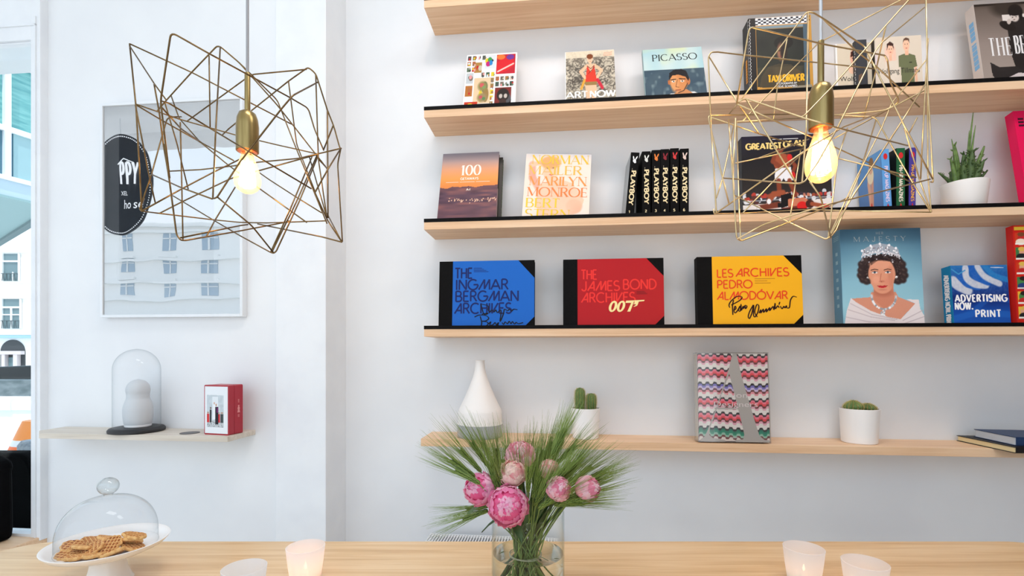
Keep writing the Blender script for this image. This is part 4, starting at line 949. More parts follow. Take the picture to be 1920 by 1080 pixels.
B = book(1581, 1734, 605, 428.5, Z4, 'large blue portrait book showing a woman in a tiara and white dress', 3.6, .056, (84,128,152), G3, d=.15)
cv = Cv(210, 240, (80,130,160), (180,128,872,925))
cv.vgrad([(0,(58,92,116)),(.25,(84,128,152)),(.55,(130,180,200)),(.8,(150,198,212)),(1,(120,170,190))]); cv.ell(525,560,330,330,(150,196,210),0,1.1,.5)
cv.poly([(430,650),(640,650),(660,690),(800,745),(670,870),(470,860),(260,700),(420,690)], (214,146,120))
cv.poly([(455,560),(620,560),(625,720),(540,790),(450,710)], (206,132,106)); cv.ell(535,650,80,36,(178,104,82),0,.7,.7)
for (x, y, rx, ry) in ((395,450,62,84),(380,520,54,50),(668,450,60,90),(682,500,52,60),(640,540,40,40),(420,400,60,50),(630,390,70,56),(520,376,110,40),(420,550,30,30)): cv.ell(x, y, rx, ry, (50,38,38), 0, .18)
rg = random.Random(7)
for i in range(60):
    x, y = rg.choice([rg.uniform(350,430), rg.uniform(650,716)]), rg.uniform(400,530); cv.ell(x, y, 11, 5, rg.choice([(92,76,74),(34,26,28),(70,56,54)]), rg.uniform(0,180), .6, .8)
cv.ell(528,505,116,132,(222,152,122),0,.08); cv.ell(530,590,84,72,(222,152,122),0,.12); cv.ell(520,420,90,46,(226,158,128),0,.5); cv.poly([(430,400),(470,372),(560,368),(630,400),(640,440),(600,400),(500,392),(440,430)], (46,34,34))
cv.ell(602,530,24,84,(200,126,100),0,.8,.6); cv.ell(480,548,34,34,(236,166,138),0,.8,.7); cv.ell(574,566,26,30,(220,140,116),0,.8,.7); cv.ell(528,420,84,30,(228,160,130),0,.6,.8)
for x in (468, 580):
    cv.line([(x-32,470),(x,462),(x+28,468)], 7, (70,46,40)); cv.ell(x,489,26,9,(240,226,220)); cv.ell(x,488,10,9,(70,84,96)); cv.line([(x-26,486),(x,478),(x+26,486)], 4, (60,38,36))
cv.line([(522,500),(512,550),(524,566)], 7, (196,116,92)); cv.ell(526,562,24,9,(206,126,102),0,.5); cv.ell(520,565,5,3,(120,60,52))
cv.poly([(484,598),(512,594),(528,598),(546,594),(574,597),(556,612),(528,617),(500,612)], (200,50,56)); cv.line([(484,598),(528,604),(574,597)], 3, (130,30,38)); cv.ell(528,630,34,7,(204,130,106),0,.8,.8)
cv.ell(404,536,10,12,(246,246,244)); cv.ell(652,530,10,12,(246,246,244))
cv.poly([(362,352),(372,300),(440,266),(520,248),(600,264),(676,300),(690,356),(620,330),(530,318),(440,328)], (176,176,186), .8)
for i in range(190):
    t = rg.random(); x = 360+330*t; top = 250+58*abs((t*5) % 1-.5)*2 + 60*(2*t-1)**2; y = top + rg.random()*(78 - 0*t); cv.ell(x, y, 6, 6, rg.choice([(232,232,236),(190,190,200),(250,250,252),(120,110,116)]), 0, .5)
for t in (.02,.25,.49,.73,.9): x = 360+330*t; cv.ell(x, 252+60*(2*t-1)**2+2, 10, 11, (246,246,250), 0, .3)
cv.line([(362,352),(440,330),(530,322),(620,334),(690,356)], 9, (216,214,220))
for i in range(46):
    a = rg.random(); x = 372+310*a; cv.ell(x, 372+rg.uniform(-14,10)+20*(2*a-1)**2, 16, 8, rg.choice([(50,38,38),(66,52,50),(40,30,32)]), rg.uniform(-30,30), .5)
for x, y in ((352,470),(346,510),(366,548),(716,476),(722,516),(704,552),(396,560),(664,562),(358,420),(706,424)): cv.ell(x, y, 32, 28, (54,42,42), 0, .5); cv.ell(x-6, y-6, 14, 8, (88,70,66), 30, .9, .7)
for i in range(60):
    t = rg.random(); a = math.pi*(1-t); x = 537+104*math.cos(a); y = 676+112*math.sin(a); cv.ell(x, y, 9, 9, rg.choice([(240,240,244),(200,204,210),(150,156,164)]), 0, .4)
for i in range(26): cv.ell(524+rg.gauss(0,12), 800+i*4, 8, 7, rg.choice([(236,238,242),(170,176,184)]), 0, .4)
cv.poly([(255,695),(300,730),(420,800),(560,850),(672,870),(640,925),(190,925),(215,800)], (226,216,216)); cv.poly([(672,870),(800,745),(730,710),(830,712),(840,790),(875,850),(875,925),(600,925)], (230,220,220))
for p in ([(230,790),(420,850),(620,880)],[(210,850),(400,890),(640,905)],[(690,880),(860,800)],[(700,905),(870,850)],[(250,740),(430,830),(640,872)]): cv.line(p, 8, (194,180,184), .8)
picture(cv, 'cover_picture', B.w-.001, B.h-.001, B.o, .0005, .0005)
b = MB(); lettering(b, 'MAJESTY', B.w*.17, B.h*.868, B.h*.05, width=B.w*.64, wt=.12, thin=.05, serif=.1, gap=.55); lettering(b, 'HER', B.w*.45, B.h*.94, B.h*.025, width=B.w*.09, wt=.1, thin=.06, gap=.3); b.build('title', ink((170,180,182)), B.o)
b = MB()
for i in range(7): b.box(-.0006, 0, .02, .034, B.h*.2+i*B.h*.09, B.h*.2+i*B.h*.09+B.h*.035)
for i in range(3): b.box(-.0006, 0, .01, .046, B.h*.9+i*.007, B.h*.9+i*.007+.002)
b.build('spine_title', ink((136,168,182)), B.o)

B = book(1789, 1896, 604, 497, Z4, 'small blue book with white swirling stripes and bold white title beside the portrait book', 4.5, .046, (24,128,178), G3, d=.152)
cv = Cv(140, 130, (24,86,160), (1092,440,1595,915)); cv.vgrad([(0,(30,110,180)),(.3,(20,70,150)),(.55,(14,40,110)),(.75,(20,72,160)),(1,(30,90,180))])
wt_ = (206,208,216)
cv.line(smooth_line([(1105,560),(1150,600),(1240,640)], 6), 70, wt_); cv.line(smooth_line([(1170,530),(1230,590),(1330,615)], 6), 46, (26,90,180)); cv.line(smooth_line([(1225,460),(1230,540),(1300,590),(1400,600)], 6), 52, wt_); cv.line(smooth_line([(1275,450),(1310,530),(1420,580)], 6), 46, (22,88,180)); cv.line(smooth_line([(1330,450),(1390,530),(1520,590)], 6), 46, wt_); cv.line(smooth_line([(1400,450),(1470,520),(1595,560)], 6), 40, (30,120,190))
cv.line([(1100,470),(1160,510),(1220,480)], 10, (60,150,200)); cv.line([(1100,860),(1300,810),(1590,830)], 50, (34,100,190), .7); cv.line([(1300,780),(1420,700),(1590,720)], 40, (30,90,180), .6); cv.line([(1450,460),(1560,464)], 6, (220,224,230)); cv.put(cv.noise(40, 2, 40)*.25*(cv.Y > .5), (120,140,190))
picture(cv, 'cover_picture', B.w-.001, B.h-.001, B.o, .0005, .0005)
b = MB()
for txt, x_, z_, w_ in (('ADVERTISING',.045,.395,.91), ('NOW.',.035,.265,.31), ('PRINT',.39,.14,.44)): lettering(b, txt, B.w*x_, B.h*z_, B.h*.112, width=B.w*w_, wt=.23, thin=.19, gap=.26)
b.build('title', ink((244,244,246)), B.o)
b = MB()   # spine lettering, reading downwards on the left face
s_ = MB(); lettering(s_, 'ADVERTISING NOW. PRINT', .012, B.h*.86, .022, y=0, width=B.h*.84, wt=.24, thin=.18, vertical=True)
b.add([(-.0006, .046-x, z) for x, y, z in s_.v], s_.f); b.build('spine_title', ink((240,242,246)), B.o)

B = book(1908, 2040, 604, 421, Z4, 'thick red book with rows of small colourful picture tiles, cut by the right edge', 3, .03, (196,32,26), G3)
cv = Cv(120, 180, (204,36,24), (0,0,130,184)); rg = random.Random(21)
for j in range(6):
    for i in range(5):
        x, y = 3+i*26, 14+j*27; cv.rect(x, y, x+22, y+19, rg.choice([(226,150,40),(200,60,30),(240,200,70),(60,120,70),(230,180,60),(180,30,40)]))
        c1 = rg.choice([(220,160,130),(60,90,150),(70,130,70),(190,40,40),(40,40,46),(230,210,190)]); cv.ell(x+11+rg.uniform(-3,3), y+9, 7, 8, c1); cv.ell(x+11, y+17, 10, 6, rg.choice([(40,60,120),(190,40,40),(240,220,200),(30,30,34)])); cv.ell(x+12, y+3, 7, 4, rg.choice([(40,30,30),(120,70,40),(220,180,80)])); cv.rect(x, y+19, x+22, y+22, (240,236,226))
cv.rect(2, 3, 120, 9, (232,190,60))
picture(cv, 'cover_picture', B.w-.001, B.h-.001, B.o, .0005, .0005)

# --- lowest shelf: book in a clear slipcase, two books lying on the shelf
xl, xr = 1309, 1446
tau = 4; u0 = pw(xl, 828, .165)[0]; u1 = pw(xr, 830, .165)[0]; w = u1-u0; h = pw(1380, 662, .155)[1]-Z5
o = wroot('book', u0, .165, Z5+.004, 'book with wavy multicoloured stripes and a huge grey letter in a clear slipcase', 'book', G4, tilt=tau)
MB().box(.004, w-.004, .004, .05, .004, h-.006).build('pages', m_cream, o)
MB().box(.003, w-.003, .0022, .0045, .003, h-.004).build('cover', ink((90,70,72)), o)
cv = Cv(230, 280, (230,226,220), (85,70,500,568))
seq = [(48,36,38),(236,120,140),(232,70,80),(110,44,40),(226,170,186),(232,228,222),(232,228,222)]
seq2 = [(40,34,40),(120,110,190),(206,190,220),(110,50,44),(230,150,160),(232,228,222),(232,228,222)]
seq3 = [(38,34,36),(24,120,96),(30,140,110),(150,190,170),(110,44,40),(226,216,208),(226,216,208)]
xx, yy = cv.X*415+85, (1-cv.Y)*498+70
wav = 6*np.sign(np.sin(xx*2*math.pi/44+np.floor(yy/11.8)*.0))*np.clip(np.abs(np.sin(xx*2*math.pi/44))*2.2, 0, 1) + 5*np.sin(xx*.012)
bandi = np.floor((yy+wav-76)/11.9).astype(int)
for r in range(-1, 44):
    blk, k_ = divmod(r, 7); s_ = seq2 if blk == 2 else seq3 if blk == 5 else seq
    cv.put((bandi == r)*1., s_[k_])
picture(cv, 'cover_picture', w-.008, h-.010, o, .004, .005, .0018)
f = lambda p: (.004+(p[0]-85)/415*(w-.008), .005+(1-(p[1]-70)/498)*(h-.010))
b = MB()
b.flat([f(p) for p in ((296,68),(318,68),(345,200),(420,470),(440,535),(468,558),(496,560),(496,572),(300,572),(300,562),(345,556),(352,530),(340,470),(268,165))], .0008)
b.flat([f(p) for p in ((270,160),(276,176),(150,500),(146,535),(165,552),(240,562),(240,572),(92,572),(92,562),(118,545),(136,510),(190,380))], .0007)
b.flat([f(p) for p in ((182,380),(330,380),(330,388),(180,388))], .0006)
b.build('big_letter', mat('grey_letter', (176,170,164), .4), o)
b = MB(); x, z = f((178, 322)); builtin_text(b, 'Fashion', x, z, .03, .0002, w*.46, thick=-.004); x, z = f((178, 374)); builtin_text(b, 'Designers', x, z, .03, .0001, w*.6, thick=-.004); x, z = f((270, 552)); builtin_text(b, 'TASCHEN', x, z, .008, .0002, w*.11); b.build('title', ink((228,220,220)), o)
m_case = thin_glass('acrylic_case', (.97,.965,.96), .6, .05, 0, (.85,.85,.84), 3)
b = MB(); b.box(0, w, -.0012, 0, 0, h); b.box(0, .0015, 0, .052, 0, h); b.box(w-.0015, w, 0, .052, 0, h); b.box(0, w, 0, .052, h-.0015, h); b.box(0, w, 0, .052, 0, .0015); b.box(0, w, .052, .0535, 0, h)
b.build('slipcase', m_case, o)

def lying(u, d, z, w, dp, t, cc, pc, label, yaw):
    o = wroot('book', u, d, z, label, 'book', G4, yaw=yaw); m = ink(cc, .45)
    b = MB(); b.box(0, w, 0, dp, 0, .0022); b.box(0, w, 0, dp, t-.0022, t); b.box(.006, w, 0, .0022, .0022, t-.0022); b.build('cover', m, o, bevel=.0006)
    MB().box(.003, w-.004, .003, dp-.004, .0024, t-.0024).build('pages', pc, o); return o
ua, za = pw(1902, 850, .262); m_yel = mottled('cream_page_edges', (236,216,168), (222,200,150), 4, .8, 0, 0, (1,1,160)); m_whp = mottled('white_page_edges', (216,218,222), (196,200,204), 4, .8, 0, 0, (1,1,160))
lying(ua, .262, Z5+.0006, .34, .245, .022, (26,24,26), m_yel, 'black book with cream pages lying on the lowest shelf, under the navy book', 1.5)
ub = pw(1902, 826, .235)[0]
lying(ub, .235, Z5+.0232, .30, .185, .031, (36,58,94), m_whp, 'navy book with white pages lying on top of the black book', -3)
# ------------------------------------------------------------------ bottle vase and potted plants on the shelves
uv, _ = pw(900, 815, .10)
o = wroot('bottle_vase', uv, .10, Z5, 'white bottle vase with a narrow neck and a grey lower band on the lowest shelf', 'vase')
s = (pw(942, 815, .10)[0]-pw(858, 815, .10)[0])/84
prw = [(40.5,24),(40.5,46),(39.5,49),(36,56),(27.5,74),(19,94),(13,110),(10,122),(8.6,134),(8.2,138),(9.2,140.5),(8.6,141.2),(7,140.6),(6.4,132),(6.4,110)]
MB().lathe([(.0005,0)] + [(r*s, z*s) for r, z in ((40,0),(41.5,2),(42,5),(42,23.6))], 72).build('grey_band', mat('grey_glaze', (166,168,172), .18), o, smooth=40)
MB().lathe([(41.8*s, 23.6*s)] + [(r*s, z*s) for r, z in [(41.8,24)]+prw], 72).build('body', mat('white_satin_glaze', (238,234,230), .4), o, smooth=40)
m_pot = mat('white_pot_glaze', (240,238,236), .3); m_soil = mottled('potting_soil', (50,40,32), (84,70,56), 200, .9, .6)
m_cact = mottled('cactus_skin', (74,104,52), (98,126,64), 60, .6); m_spine = mat('cactus_spines', (206,186,120), .6)
def pot(u, d, z, r0, r1, h, label, name='potted_cactus', cat='cactus', group=None):
    o = wroot(name, u, d, z, label, cat, group)
    MB().lathe([(.0005,0),(r0-.003,0),(r0,.003),(r1,h-.0012),(r1-.001,h),(r1-.0028,h),(r1-.0035,h-.002),(r1-.004,h-.014),(.0005,h-.014)], 64).build('pot', m_pot, o, smooth=40)
    b = MB(); b.lathe([(r1-.0036,h-.0138),(r1*.6,h-.010),(.0005,h-.009)], 40); b.build('soil', m_soil, o, smooth=True); return o
def column(o, x, y, z0, r, h, ribs, seed, name='cactus_stem', squash=1):
    b = MB(); n = ribs*8; vs = []; k = 22; sp = MB(); rg = random.Random(seed)
    for j in range(k+1):
        t = j/k
        if squash < 1: rad = r*math.sin(math.pi*(.18+.82*t))**.75 if t < 1 else 0; z = h*t
        else:
            rad = r*(.86+.2*math.sin(math.pi*min(t*.9, 1)))*(1 if t < .8 else math.sqrt(max(0, 1-((t-.8)/.2)**2))); z = h*t
        rad = max(rad, .0004)
        for i in range(n):
            a = 2*math.pi*i/n; m_ = 1-.13*(.5-.5*math.cos(ribs*a)); vs.append((x+rad*m_*math.cos(a), y+rad*m_*math.sin(a), z0+z))
        if j % 1 == 0 and j < k:
            for i in range(ribs):
                a = 2*math.pi*i/ribs; px, py, pz = x+rad*math.cos(a), y+rad*math.sin(a), z0+z
                for q in range(4):
                    a2 = a+rg.uniform(-.8,.8); dz = rg.uniform(-.5,.7); l = .005
                    sp.tube([(px,py,pz),(px+l*math.cos(a2),py+l*math.sin(a2),pz+l*dz)], .00025, 3)
    fs = [(j*n+i, j*n+(i+1) % n, (j+1)*n+(i+1) % n, (j+1)*n+i) for j in range(k) for i in range(n)]
    b.add(vs, fs); ob = b.build(name, m_cact, o, smooth=True); sp.build('spines', m_spine, ob); return ob
G_C = 'cacti in white pots on the lowest shelf'
u1, _ = pw(1098, 800, .095); r_ = (pw(1125, 770, .095)[0]-pw(1071, 770, .095)[0])/2
o = pot(u1, .095, Z5, r_*.9, r_, .127, 'two-column cactus in a white pot on the lowest shelf right of the bottle vase', group=G_C)
column(o, -.024, 0, .114, .0205, .099, 13, 1); column(o, .0235, .004, .114, .0205, .075, 13, 2)
u1, _ = pw(1611, 805, .09); r_ = (pw(1645, 775, .09)[0]-pw(1577, 775, .09)[0])/2
o = pot(u1, .09, Z5, r_*.9, r_, .137, 'low round cacti in a white pot between the striped book and the lying books', group=G_C)
column(o, -.022, 0, .124, .034, .046, 15, 3, squash=.5); column(o, .033, .004, .124, .030, .034, 15, 4, squash=.5)
# succulent on the second shelf
u1, _ = pw(1814, 370, .115); r_ = (pw(1857, 330, .1)[0]-pw(1774, 330, .1)[0])/2
o = pot(u1, .10, Z3, r_*.78, r_*.93, .115, 'tall spiky green succulent in a white pot on the second shelf near the right edge', 'potted_succulent', 'potted plant')
m_suc = mottled('succulent_green', (78,106,52), (110,140,72), 50, .55)
m_suc2 = mottled('succulent_dark', (56,80,42), (80,104,54), 60, .6)
rg = random.Random(5)
def stalk(o, pts, r, m, nm='stem', thorns=0):
    q = smooth_line(pts, 5); k = len(q)
    b = MB(); b.tube(q, r, 8, radii=[r*(1-.75*(i/(k-1))**2.2) for i in range(k)])
    for i in range(thorns):
        p = Vector(q[rg.randrange(1, k-1)]); a = rg.uniform(0, 6.28); dd = Vector((math.cos(a), math.sin(a), rg.uniform(.2,1.2))).normalized()
        b.tube([p, p+dd*r*1.05, p+dd*r*1.5], r*.25, 5, radii=[r*.3, r*.22, r*.05])
    return b.build(nm, m, o, smooth=True)
KZ = .105
for x, top, lean, r, m, th in ((-.022,.165,-.016,.0125,m_suc,14),(.012,.135,.004,.015,m_suc2,46),(.0005,.13,-.0,.012,m_suc2,30),(.042,.155,.030,.010,m_suc,18),(-.045,.105,-.02,.009,m_suc,14),(-.055,.055,-.045,.007,m_suc2,8),(.03,.09,.02,.012,m_suc2,20),(-.015,.08,-.01,.012,m_suc2,20),(-.04,.06,-.012,.009,m_suc2,12),(.052,.06,.03,.008,m_suc2,10)):
    y = rg.uniform(-.02, .02); stalk(o, [(x*.85, y, KZ-.005), (x, y, KZ+top*.35), (x+lean*.5, y-.004, KZ+top*.7), (x+lean, y-.006, KZ+top)], r, m, 'stem', th)
for x, top, lean in ((.012,.285,.014),(.008,.215,.004),(.018,.235,.016),(-.03,.185,-.022)):
    stalk(o, [(x, -.004, KZ+.06), (x+lean*.3, -.006, KZ+top*.6), (x+lean, -.008, KZ+top)], .0042, m_suc, 'shoot', 0)

# ------------------------------------------------------------------ glass vase and the bouquet
VX, VY = wp(990, 660, 1.1).x, 1.1
VR, VH, WL = .0825, .188, .094
o = froot('glass_vase', (VX, VY, TZ), 'clear cylindrical glass vase with water in the middle of the table', 'vase')
MB().lathe([(.0005,0),(VR-.001,0),(VR,.002),(VR,VH-.001),(VR-.0012,VH),(VR-.0024,VH-.001),(VR-.0024,.008),(.0005,.008)], 80).build('vessel', thin_glass('vase_glass', (.99,.995,.99), .5, .018, 0, (.76,.82,.80), 4), o, smooth=50)
m_water = mat('water', (250,255,252), 0.0); p_ = m_water.node_tree.nodes['Principled BSDF']; p_.inputs['Transmission Weight'].default_value = 1; p_.inputs['IOR'].default_value = 1.2
MB().lathe([(.0005,.0085),(VR-.0027,.0085),(VR-.0027,WL),(VR-.006,WL-.0006),(.0005,WL-.0006)], 80).build('water', m_water, o, smooth=50)
TIE = Vector((VX-.006, VY-.004, TZ+.088))
b = MB()
for k_ in range(3): b.tube([TIE+Vector((.0365*math.cos(i*.2618), .034*math.sin(i*.2618), .002*math.sin(i*.52+k_)+.004*k_-.004)) for i in range(25)], .0009, 5)
tag(b.build('string_tie', mat('pale_string', (196,200,180), .7)), 'thin pale string tied round the stems inside the glass vase', 'string')
m_stem = mottled('green_stems', (92,122,62), (124,148,78), 40, .5); m_stemd = mottled('peony_stem', (54,78,48), (78,102,62), 30, .5)
m_leaf = mottled('peony_leaf', (52,82,46), (80,108,60), 20, .45)
m_ear = mottled('barley_ear', (74,98,36), (112,132,56), 80, .6); m_awn = mat('barley_awn', (118,140,62), .5)
rg = random.Random(17)
def stem_path(target, fr, bend=.4):
    """foot in the water, waist at the string, then out to the target"""
    a = math.atan2(target.y-TIE.y, target.x-TIE.x)
    w = TIE + Vector((rg.uniform(-1,1)*.026*fr, rg.uniform(-1,1)*.024*fr, 0)); dirn = (target - w)
    foot = Vector((VX - dirn.x*.42 + rg.uniform(-.02,.02), VY - dirn.y*.42 + rg.uniform(-.02,.02), TZ+.012))
    off = Vector((foot.x-VX, foot.y-VY, 0)); 
    if off.length > VR-.012: off *= (VR-.012)/off.length; foot = Vector((VX+off.x, VY+off.y, foot.z))
    mid = w + dirn*.45; mid.z += abs(dirn.x)*.18*bend
    rim = Vector((mid.x-VX, mid.y-VY, 0))
    if mid.z < TZ+VH+.01 and rim.length > VR-.016: rim *= (VR-.016)/rim.length; mid = Vector((VX+rim.x, VY+rim.y, mid.z))
    return [foot, w, mid, target]
def barley(bx, by, tx, ty, Y, label):
    a = wp(bx, by, Y); t = wp(tx, ty, Y+rg.uniform(-.03,.03)); d = (t-a); L_ = d.length; d.normalize()
    o = froot('barley_stalk', a, label, 'barley', 'barley stalks in the bouquet')
    mb = MB(); mb.tube([p-a for p in smooth_line([tuple(q) for q in stem_path(a, 1)], 5) and [Vector(q) for q in smooth_line([tuple(q) for q in stem_path(a, 1)], 5)]], .0014, 5); mb.build('stem', m_stem, o, smooth=True)
    s1 = d.orthogonal().normalized(); s2 = d.cross(s1); rows = 11; ear = MB(); aw = MB(); L_ = max(L_*1.1, .055)
    for j in range(rows):
        for q in range(4):
            an = q*1.5708+(j % 2)*.785; c = d*(L_*j/rows) + (s1*math.cos(an)+s2*math.sin(an))*.0028
            dd = (d + (s1*math.cos(an)+s2*math.sin(an))*.28).normalized()
            ear.tube([c-dd*.004, c, c+dd*.004, c+dd*.008], .002, 5, radii=[.0006,.0021,.0017,.0003])
            if True:
                sp = rg.uniform(.06,.24); dv = (d + (s1*math.cos(an+rg.uniform(-.5,.5))+s2*math.sin(an+rg.uniform(-.5,.5)))*sp).normalized(); l = rg.uniform(.065,.115)*(1-.15*j/rows)
                p0 = c+dd*.006; aw.tube([p0, p0+dv*l*.5, p0+dv*l+d*.003], .0004, 3, radii=[.00048,.00032,.0001])
    ear.build('ear', m_ear, o, smooth=True); aw.build('awns', m_awn, o)
EARS = [(900,882,866,846,1.05),(914,872,886,832,1.08),(888,892,850,864,1.02),(926,872,905,832,1.15),(940,885,930,845,1.18),(956,880,950,840,1.2),(1010,890,1018,850,1.1),(1030,872,1050,828,1.05),(1036,852,1058,808,1.03),(1020,872,1035,832,1.12),
 (1060,892,1086,862,1.1),(1072,902,1106,877,1.08),(1085,916,1122,897,1.05),(1072,932,1115,917,1.0),(1052,942,1096,936,.99),(1042,946,1087,943,1.0),(1000,930,1010,890,1.0),(990,920,992,880,.99),(1015,930,1035,895,.99),(932,918,922,885,1.03),
 (946,925,940,890,1.04),(912,958,878,970,1.05),(918,948,884,954,1.12),(1000,900,1003,860,1.15),(976,915,972,880,1.05),(1046,900,1066,870,1.15),(1030,915,1055,885,1.0),(1090,902,1130,886,1.12),(1012,952,1045,930,.98),(897,905,860,885,1.0),(1045,868,1075,838,1.12),(985,880,990,845,1.18),(1060,925,1098,905,1.15),(1004,945,1022,912,1.0),(1025,945,1060,922,1.03),(1034,856,1048,816,1.06),
 (1000,905,1008,870,1.12),(1018,905,1030,868,1.1),(1008,925,1018,888,1.07),(1036,920,1056,892,1.09),(1050,905,1078,878,1.12),(990,905,993,866,1.13),(972,900,968,862,1.14),(950,905,944,868,1.13),(936,900,926,864,1.12),(1062,935,1098,922,1.06),(1026,890,1042,852,1.14),(1040,930,1066,905,1.04)]
for e in EARS: barley(*e, 'green barley stalk with long fine awns fanning out of the glass vase bouquet')
for i in range(16):     # stems whose heads are hidden inside the bunch
    a = 2*math.pi*i/16; t = TIE + Vector((.034*math.cos(a)+rg.uniform(-.01,.01), .034*math.sin(a), rg.uniform(.13,.175)))
    b = MB(); b.tube([Vector(q)-t for q in smooth_line([tuple(q) for q in stem_path(t, 1.1)], 5)], .0022, 6)
    o = froot('barley_stalk', t, 'green stalk packed in the middle of the bunch inside the glass vase', 'barley', 'barley stalks packed in the vase'); b.build('stem', m_stem if i % 3 else m_stemd, o, smooth=True)
    lf = MB(); d = Vector((math.cos(a)*.5, math.sin(a)*.5, 1)).normalized(); s = Vector((-math.sin(a), math.cos(a), 0)); L_ = .095; c = Vector((0,0,-.085))
    lf.add([c + d*L_*t_ + s*w_*sg + Vector((math.cos(a), math.sin(a), 0))*.012*t_*t_ for t_, w_ in ((0,.002),(.25,.011),(.5,.014),(.75,.010),(1,.001)) for sg in (-1, 1)], [(2*q, 2*q+1, 2*q+3, 2*q+2) for q in range(4)])
    lf.build('leaf', m_leaf if i % 2 else m_stemd, o, smooth=True)
# peonies
def petal_mat(name, c0, c1, lo=.3, hi=.7):
    m = mottled(name, c0, c1, 26, .6, 0, 0, (1,1,1), 2, lo, hi); nt_ = m.node_tree
    tl = N(m, 'ShaderNodeBsdfTranslucent'); mx = N(m, 'ShaderNodeMixShader'); mx.inputs[0].default_value = .42
    p = nt_.nodes['Principled BSDF']; L(m, p.inputs['Base Color'].links[0].from_socket, tl.inputs[0])
    L(m, p.outputs[0], mx.inputs[1]); L(m, tl.outputs[0], mx.inputs[2]); L(m, mx.outputs[0], nt_.nodes['Material Output'].inputs[0]); return m
PM = {'pink': (petal_mat('pink_petals', (244,140,190), (250,180,214)), petal_mat('deep_pink_petals', (232,84,144), (246,128,176)), petal_mat('light_pink_petals', (250,190,218), (253,216,232))),
      'pale': (petal_mat('pale_petals', (250,222,214), (222,96,112), .56, .74), petal_mat('rose_petals', (236,140,150), (246,196,192)), petal_mat('cream_petals', (251,230,216), (226,110,120), .6, .78)),
      'rose': (petal_mat('rose_pink_petals', (248,194,206), (226,104,130), .56, .76), petal_mat('mid_rose_petals', (228,120,150), (236,150,176)), petal_mat('blush_petals', (248,206,214), (250,222,228)))}
def peony(px, py, Y, r, facing, kind, label, closed=.0, seed=0):
    c = wp(px, py, Y); ax = Vector(facing).normalized(); rg2 = random.Random(seed)
    o = froot('peony', c, label, 'flower', 'peonies in the bouquet')
    q = Vector((0,0,1)).rotation_difference(ax)
    mats = PM[kind]
    def petal(b, be, az, R_, wa, wb, lift, spin=0, ph=0):
        """one cupped petal lying on the bloom: its foot tucked in, its ruffled tip lifted"""
        n = 11; e = Vector((math.cos(be)*math.cos(az), math.cos(be)*math.sin(az), math.sin(be)))
        up = Vector((-math.sin(be)*math.cos(az), -math.sin(be)*math.sin(az), math.cos(be))); rt = Vector((-math.sin(az), math.cos(az), 0))
        rt, up = rt*math.cos(spin)+up*math.sin(spin), up*math.cos(spin)-rt*math.sin(spin); vs = []
        for j in range(n):
            for i in range(n):
                x, y = 2*i/(n-1)-1, 2*j/(n-1)-1
                X, Y = x*math.sqrt(1-y*y*.42), y*math.sqrt(1-x*x*.36)
                X *= (.62+.38*min(1, (Y+1)/1.1)); t = (Y+1)/2
                ruf = (.05*math.sin(6*X+ph)+.04*math.sin(11*X+2*ph)+.03*math.sin(17*X+ph*3))*t**2
                Y2 = Y + .10*math.sin(8*X+ph)*t**3 - (.16 if abs(X) < .12 else 0)*t**6
                rr = R_*(.86 + .14*min(1, t*1.7) + lift*t**3 + ruf*.9 - .05*X*X)
                d = (e + rt*math.tan(X*wa) + up*math.tan(Y2*wb)).normalized(); vs.append(q @ (d*rr))
        b.add(vs, [(j*n+i, j*n+i+1, (j+1)*n+i+1, (j+1)*n+i) for j in range(n-1) for i in range(n-1)])
    op = 1-closed
    for cnt, rad, be0, wa, wb, lift, mi, nm in ((7, 1.0, -.45, .62, .62, .10*op, 0, 'outer_petals'), (8, 1.0, -.05, .56, .58, .07*op, 2, 'middle_petals'), (8, .98, .35, .5, .5, .05, 0, 'middle_petals'), (7, .97, .70, .46, .46, .06, 1, 'inner_petals'), (6, .96, 1.0, .42, .40, .08, 2, 'inner_petals')):
        b = MB(); o0 = rg2.uniform(0, 6.28)
        for i in range(cnt): petal(b, be0+rg2.uniform(-.1,.1), o0+2*math.pi*(i+rg2.uniform(-.22,.22))/cnt, r*rad*rg2.uniform(.95,1.03), wa*rg2.uniform(.85,1.15), wb*rg2.uniform(.9,1.1), lift, rg2.uniform(-.25,.25), rg2.uniform(0,6.28))
        b.build(nm, mats[mi], o, smooth=True)
    for mi, cnt in ((2, 8), (1, 5), (0, 8)):
        b = MB()
        for i in range(cnt): petal(b, 1.5708-abs(rg2.gauss(0, .42))-.05, rg2.uniform(0,6.28), r*rg2.uniform(.88,.99), rg2.uniform(.22,.36), rg2.uniform(.22,.34), .10, rg2.uniform(-1.6,1.6), rg2.uniform(0,6.28))
        b.build('heart_petals', mats[mi], o, smooth=True)
    b = MB(); vs = []; n_ = 48; m_ = 30
    for j in range(m_+1):
        be = -math.pi/2 + math.pi*j/m_
        for i in range(n_):
            a = 2*math.pi*i/n_; rr = r*(.80+.045*math.sin(5*a+3*be+seed)+.035*math.sin(9*a-7*be+2*seed)+.03*math.sin(13*be+4*a))
            vs.append(q @ Vector((rr*math.cos(be)*math.cos(a), rr*math.cos(be)*math.sin(a), rr*math.sin(be))))
    b.add(vs, [(j*n_+i, j*n_+(i+1) % n_, (j+1)*n_+(i+1) % n_, (j+1)*n_+i) for j in range(m_) for i in range(n_)]); b.build('bloom_core', mats[0], o, smooth=True)
    b = MB(); foot = c - ax*r*.85
    b.tube([Vector(p)-c for p in smooth_line([tuple(p) for p in stem_path(foot, .9)], 6)] + [-ax*r*.5], .0032, 8); b.build('stem', m_stemd, o, smooth=True)
    b = MB()
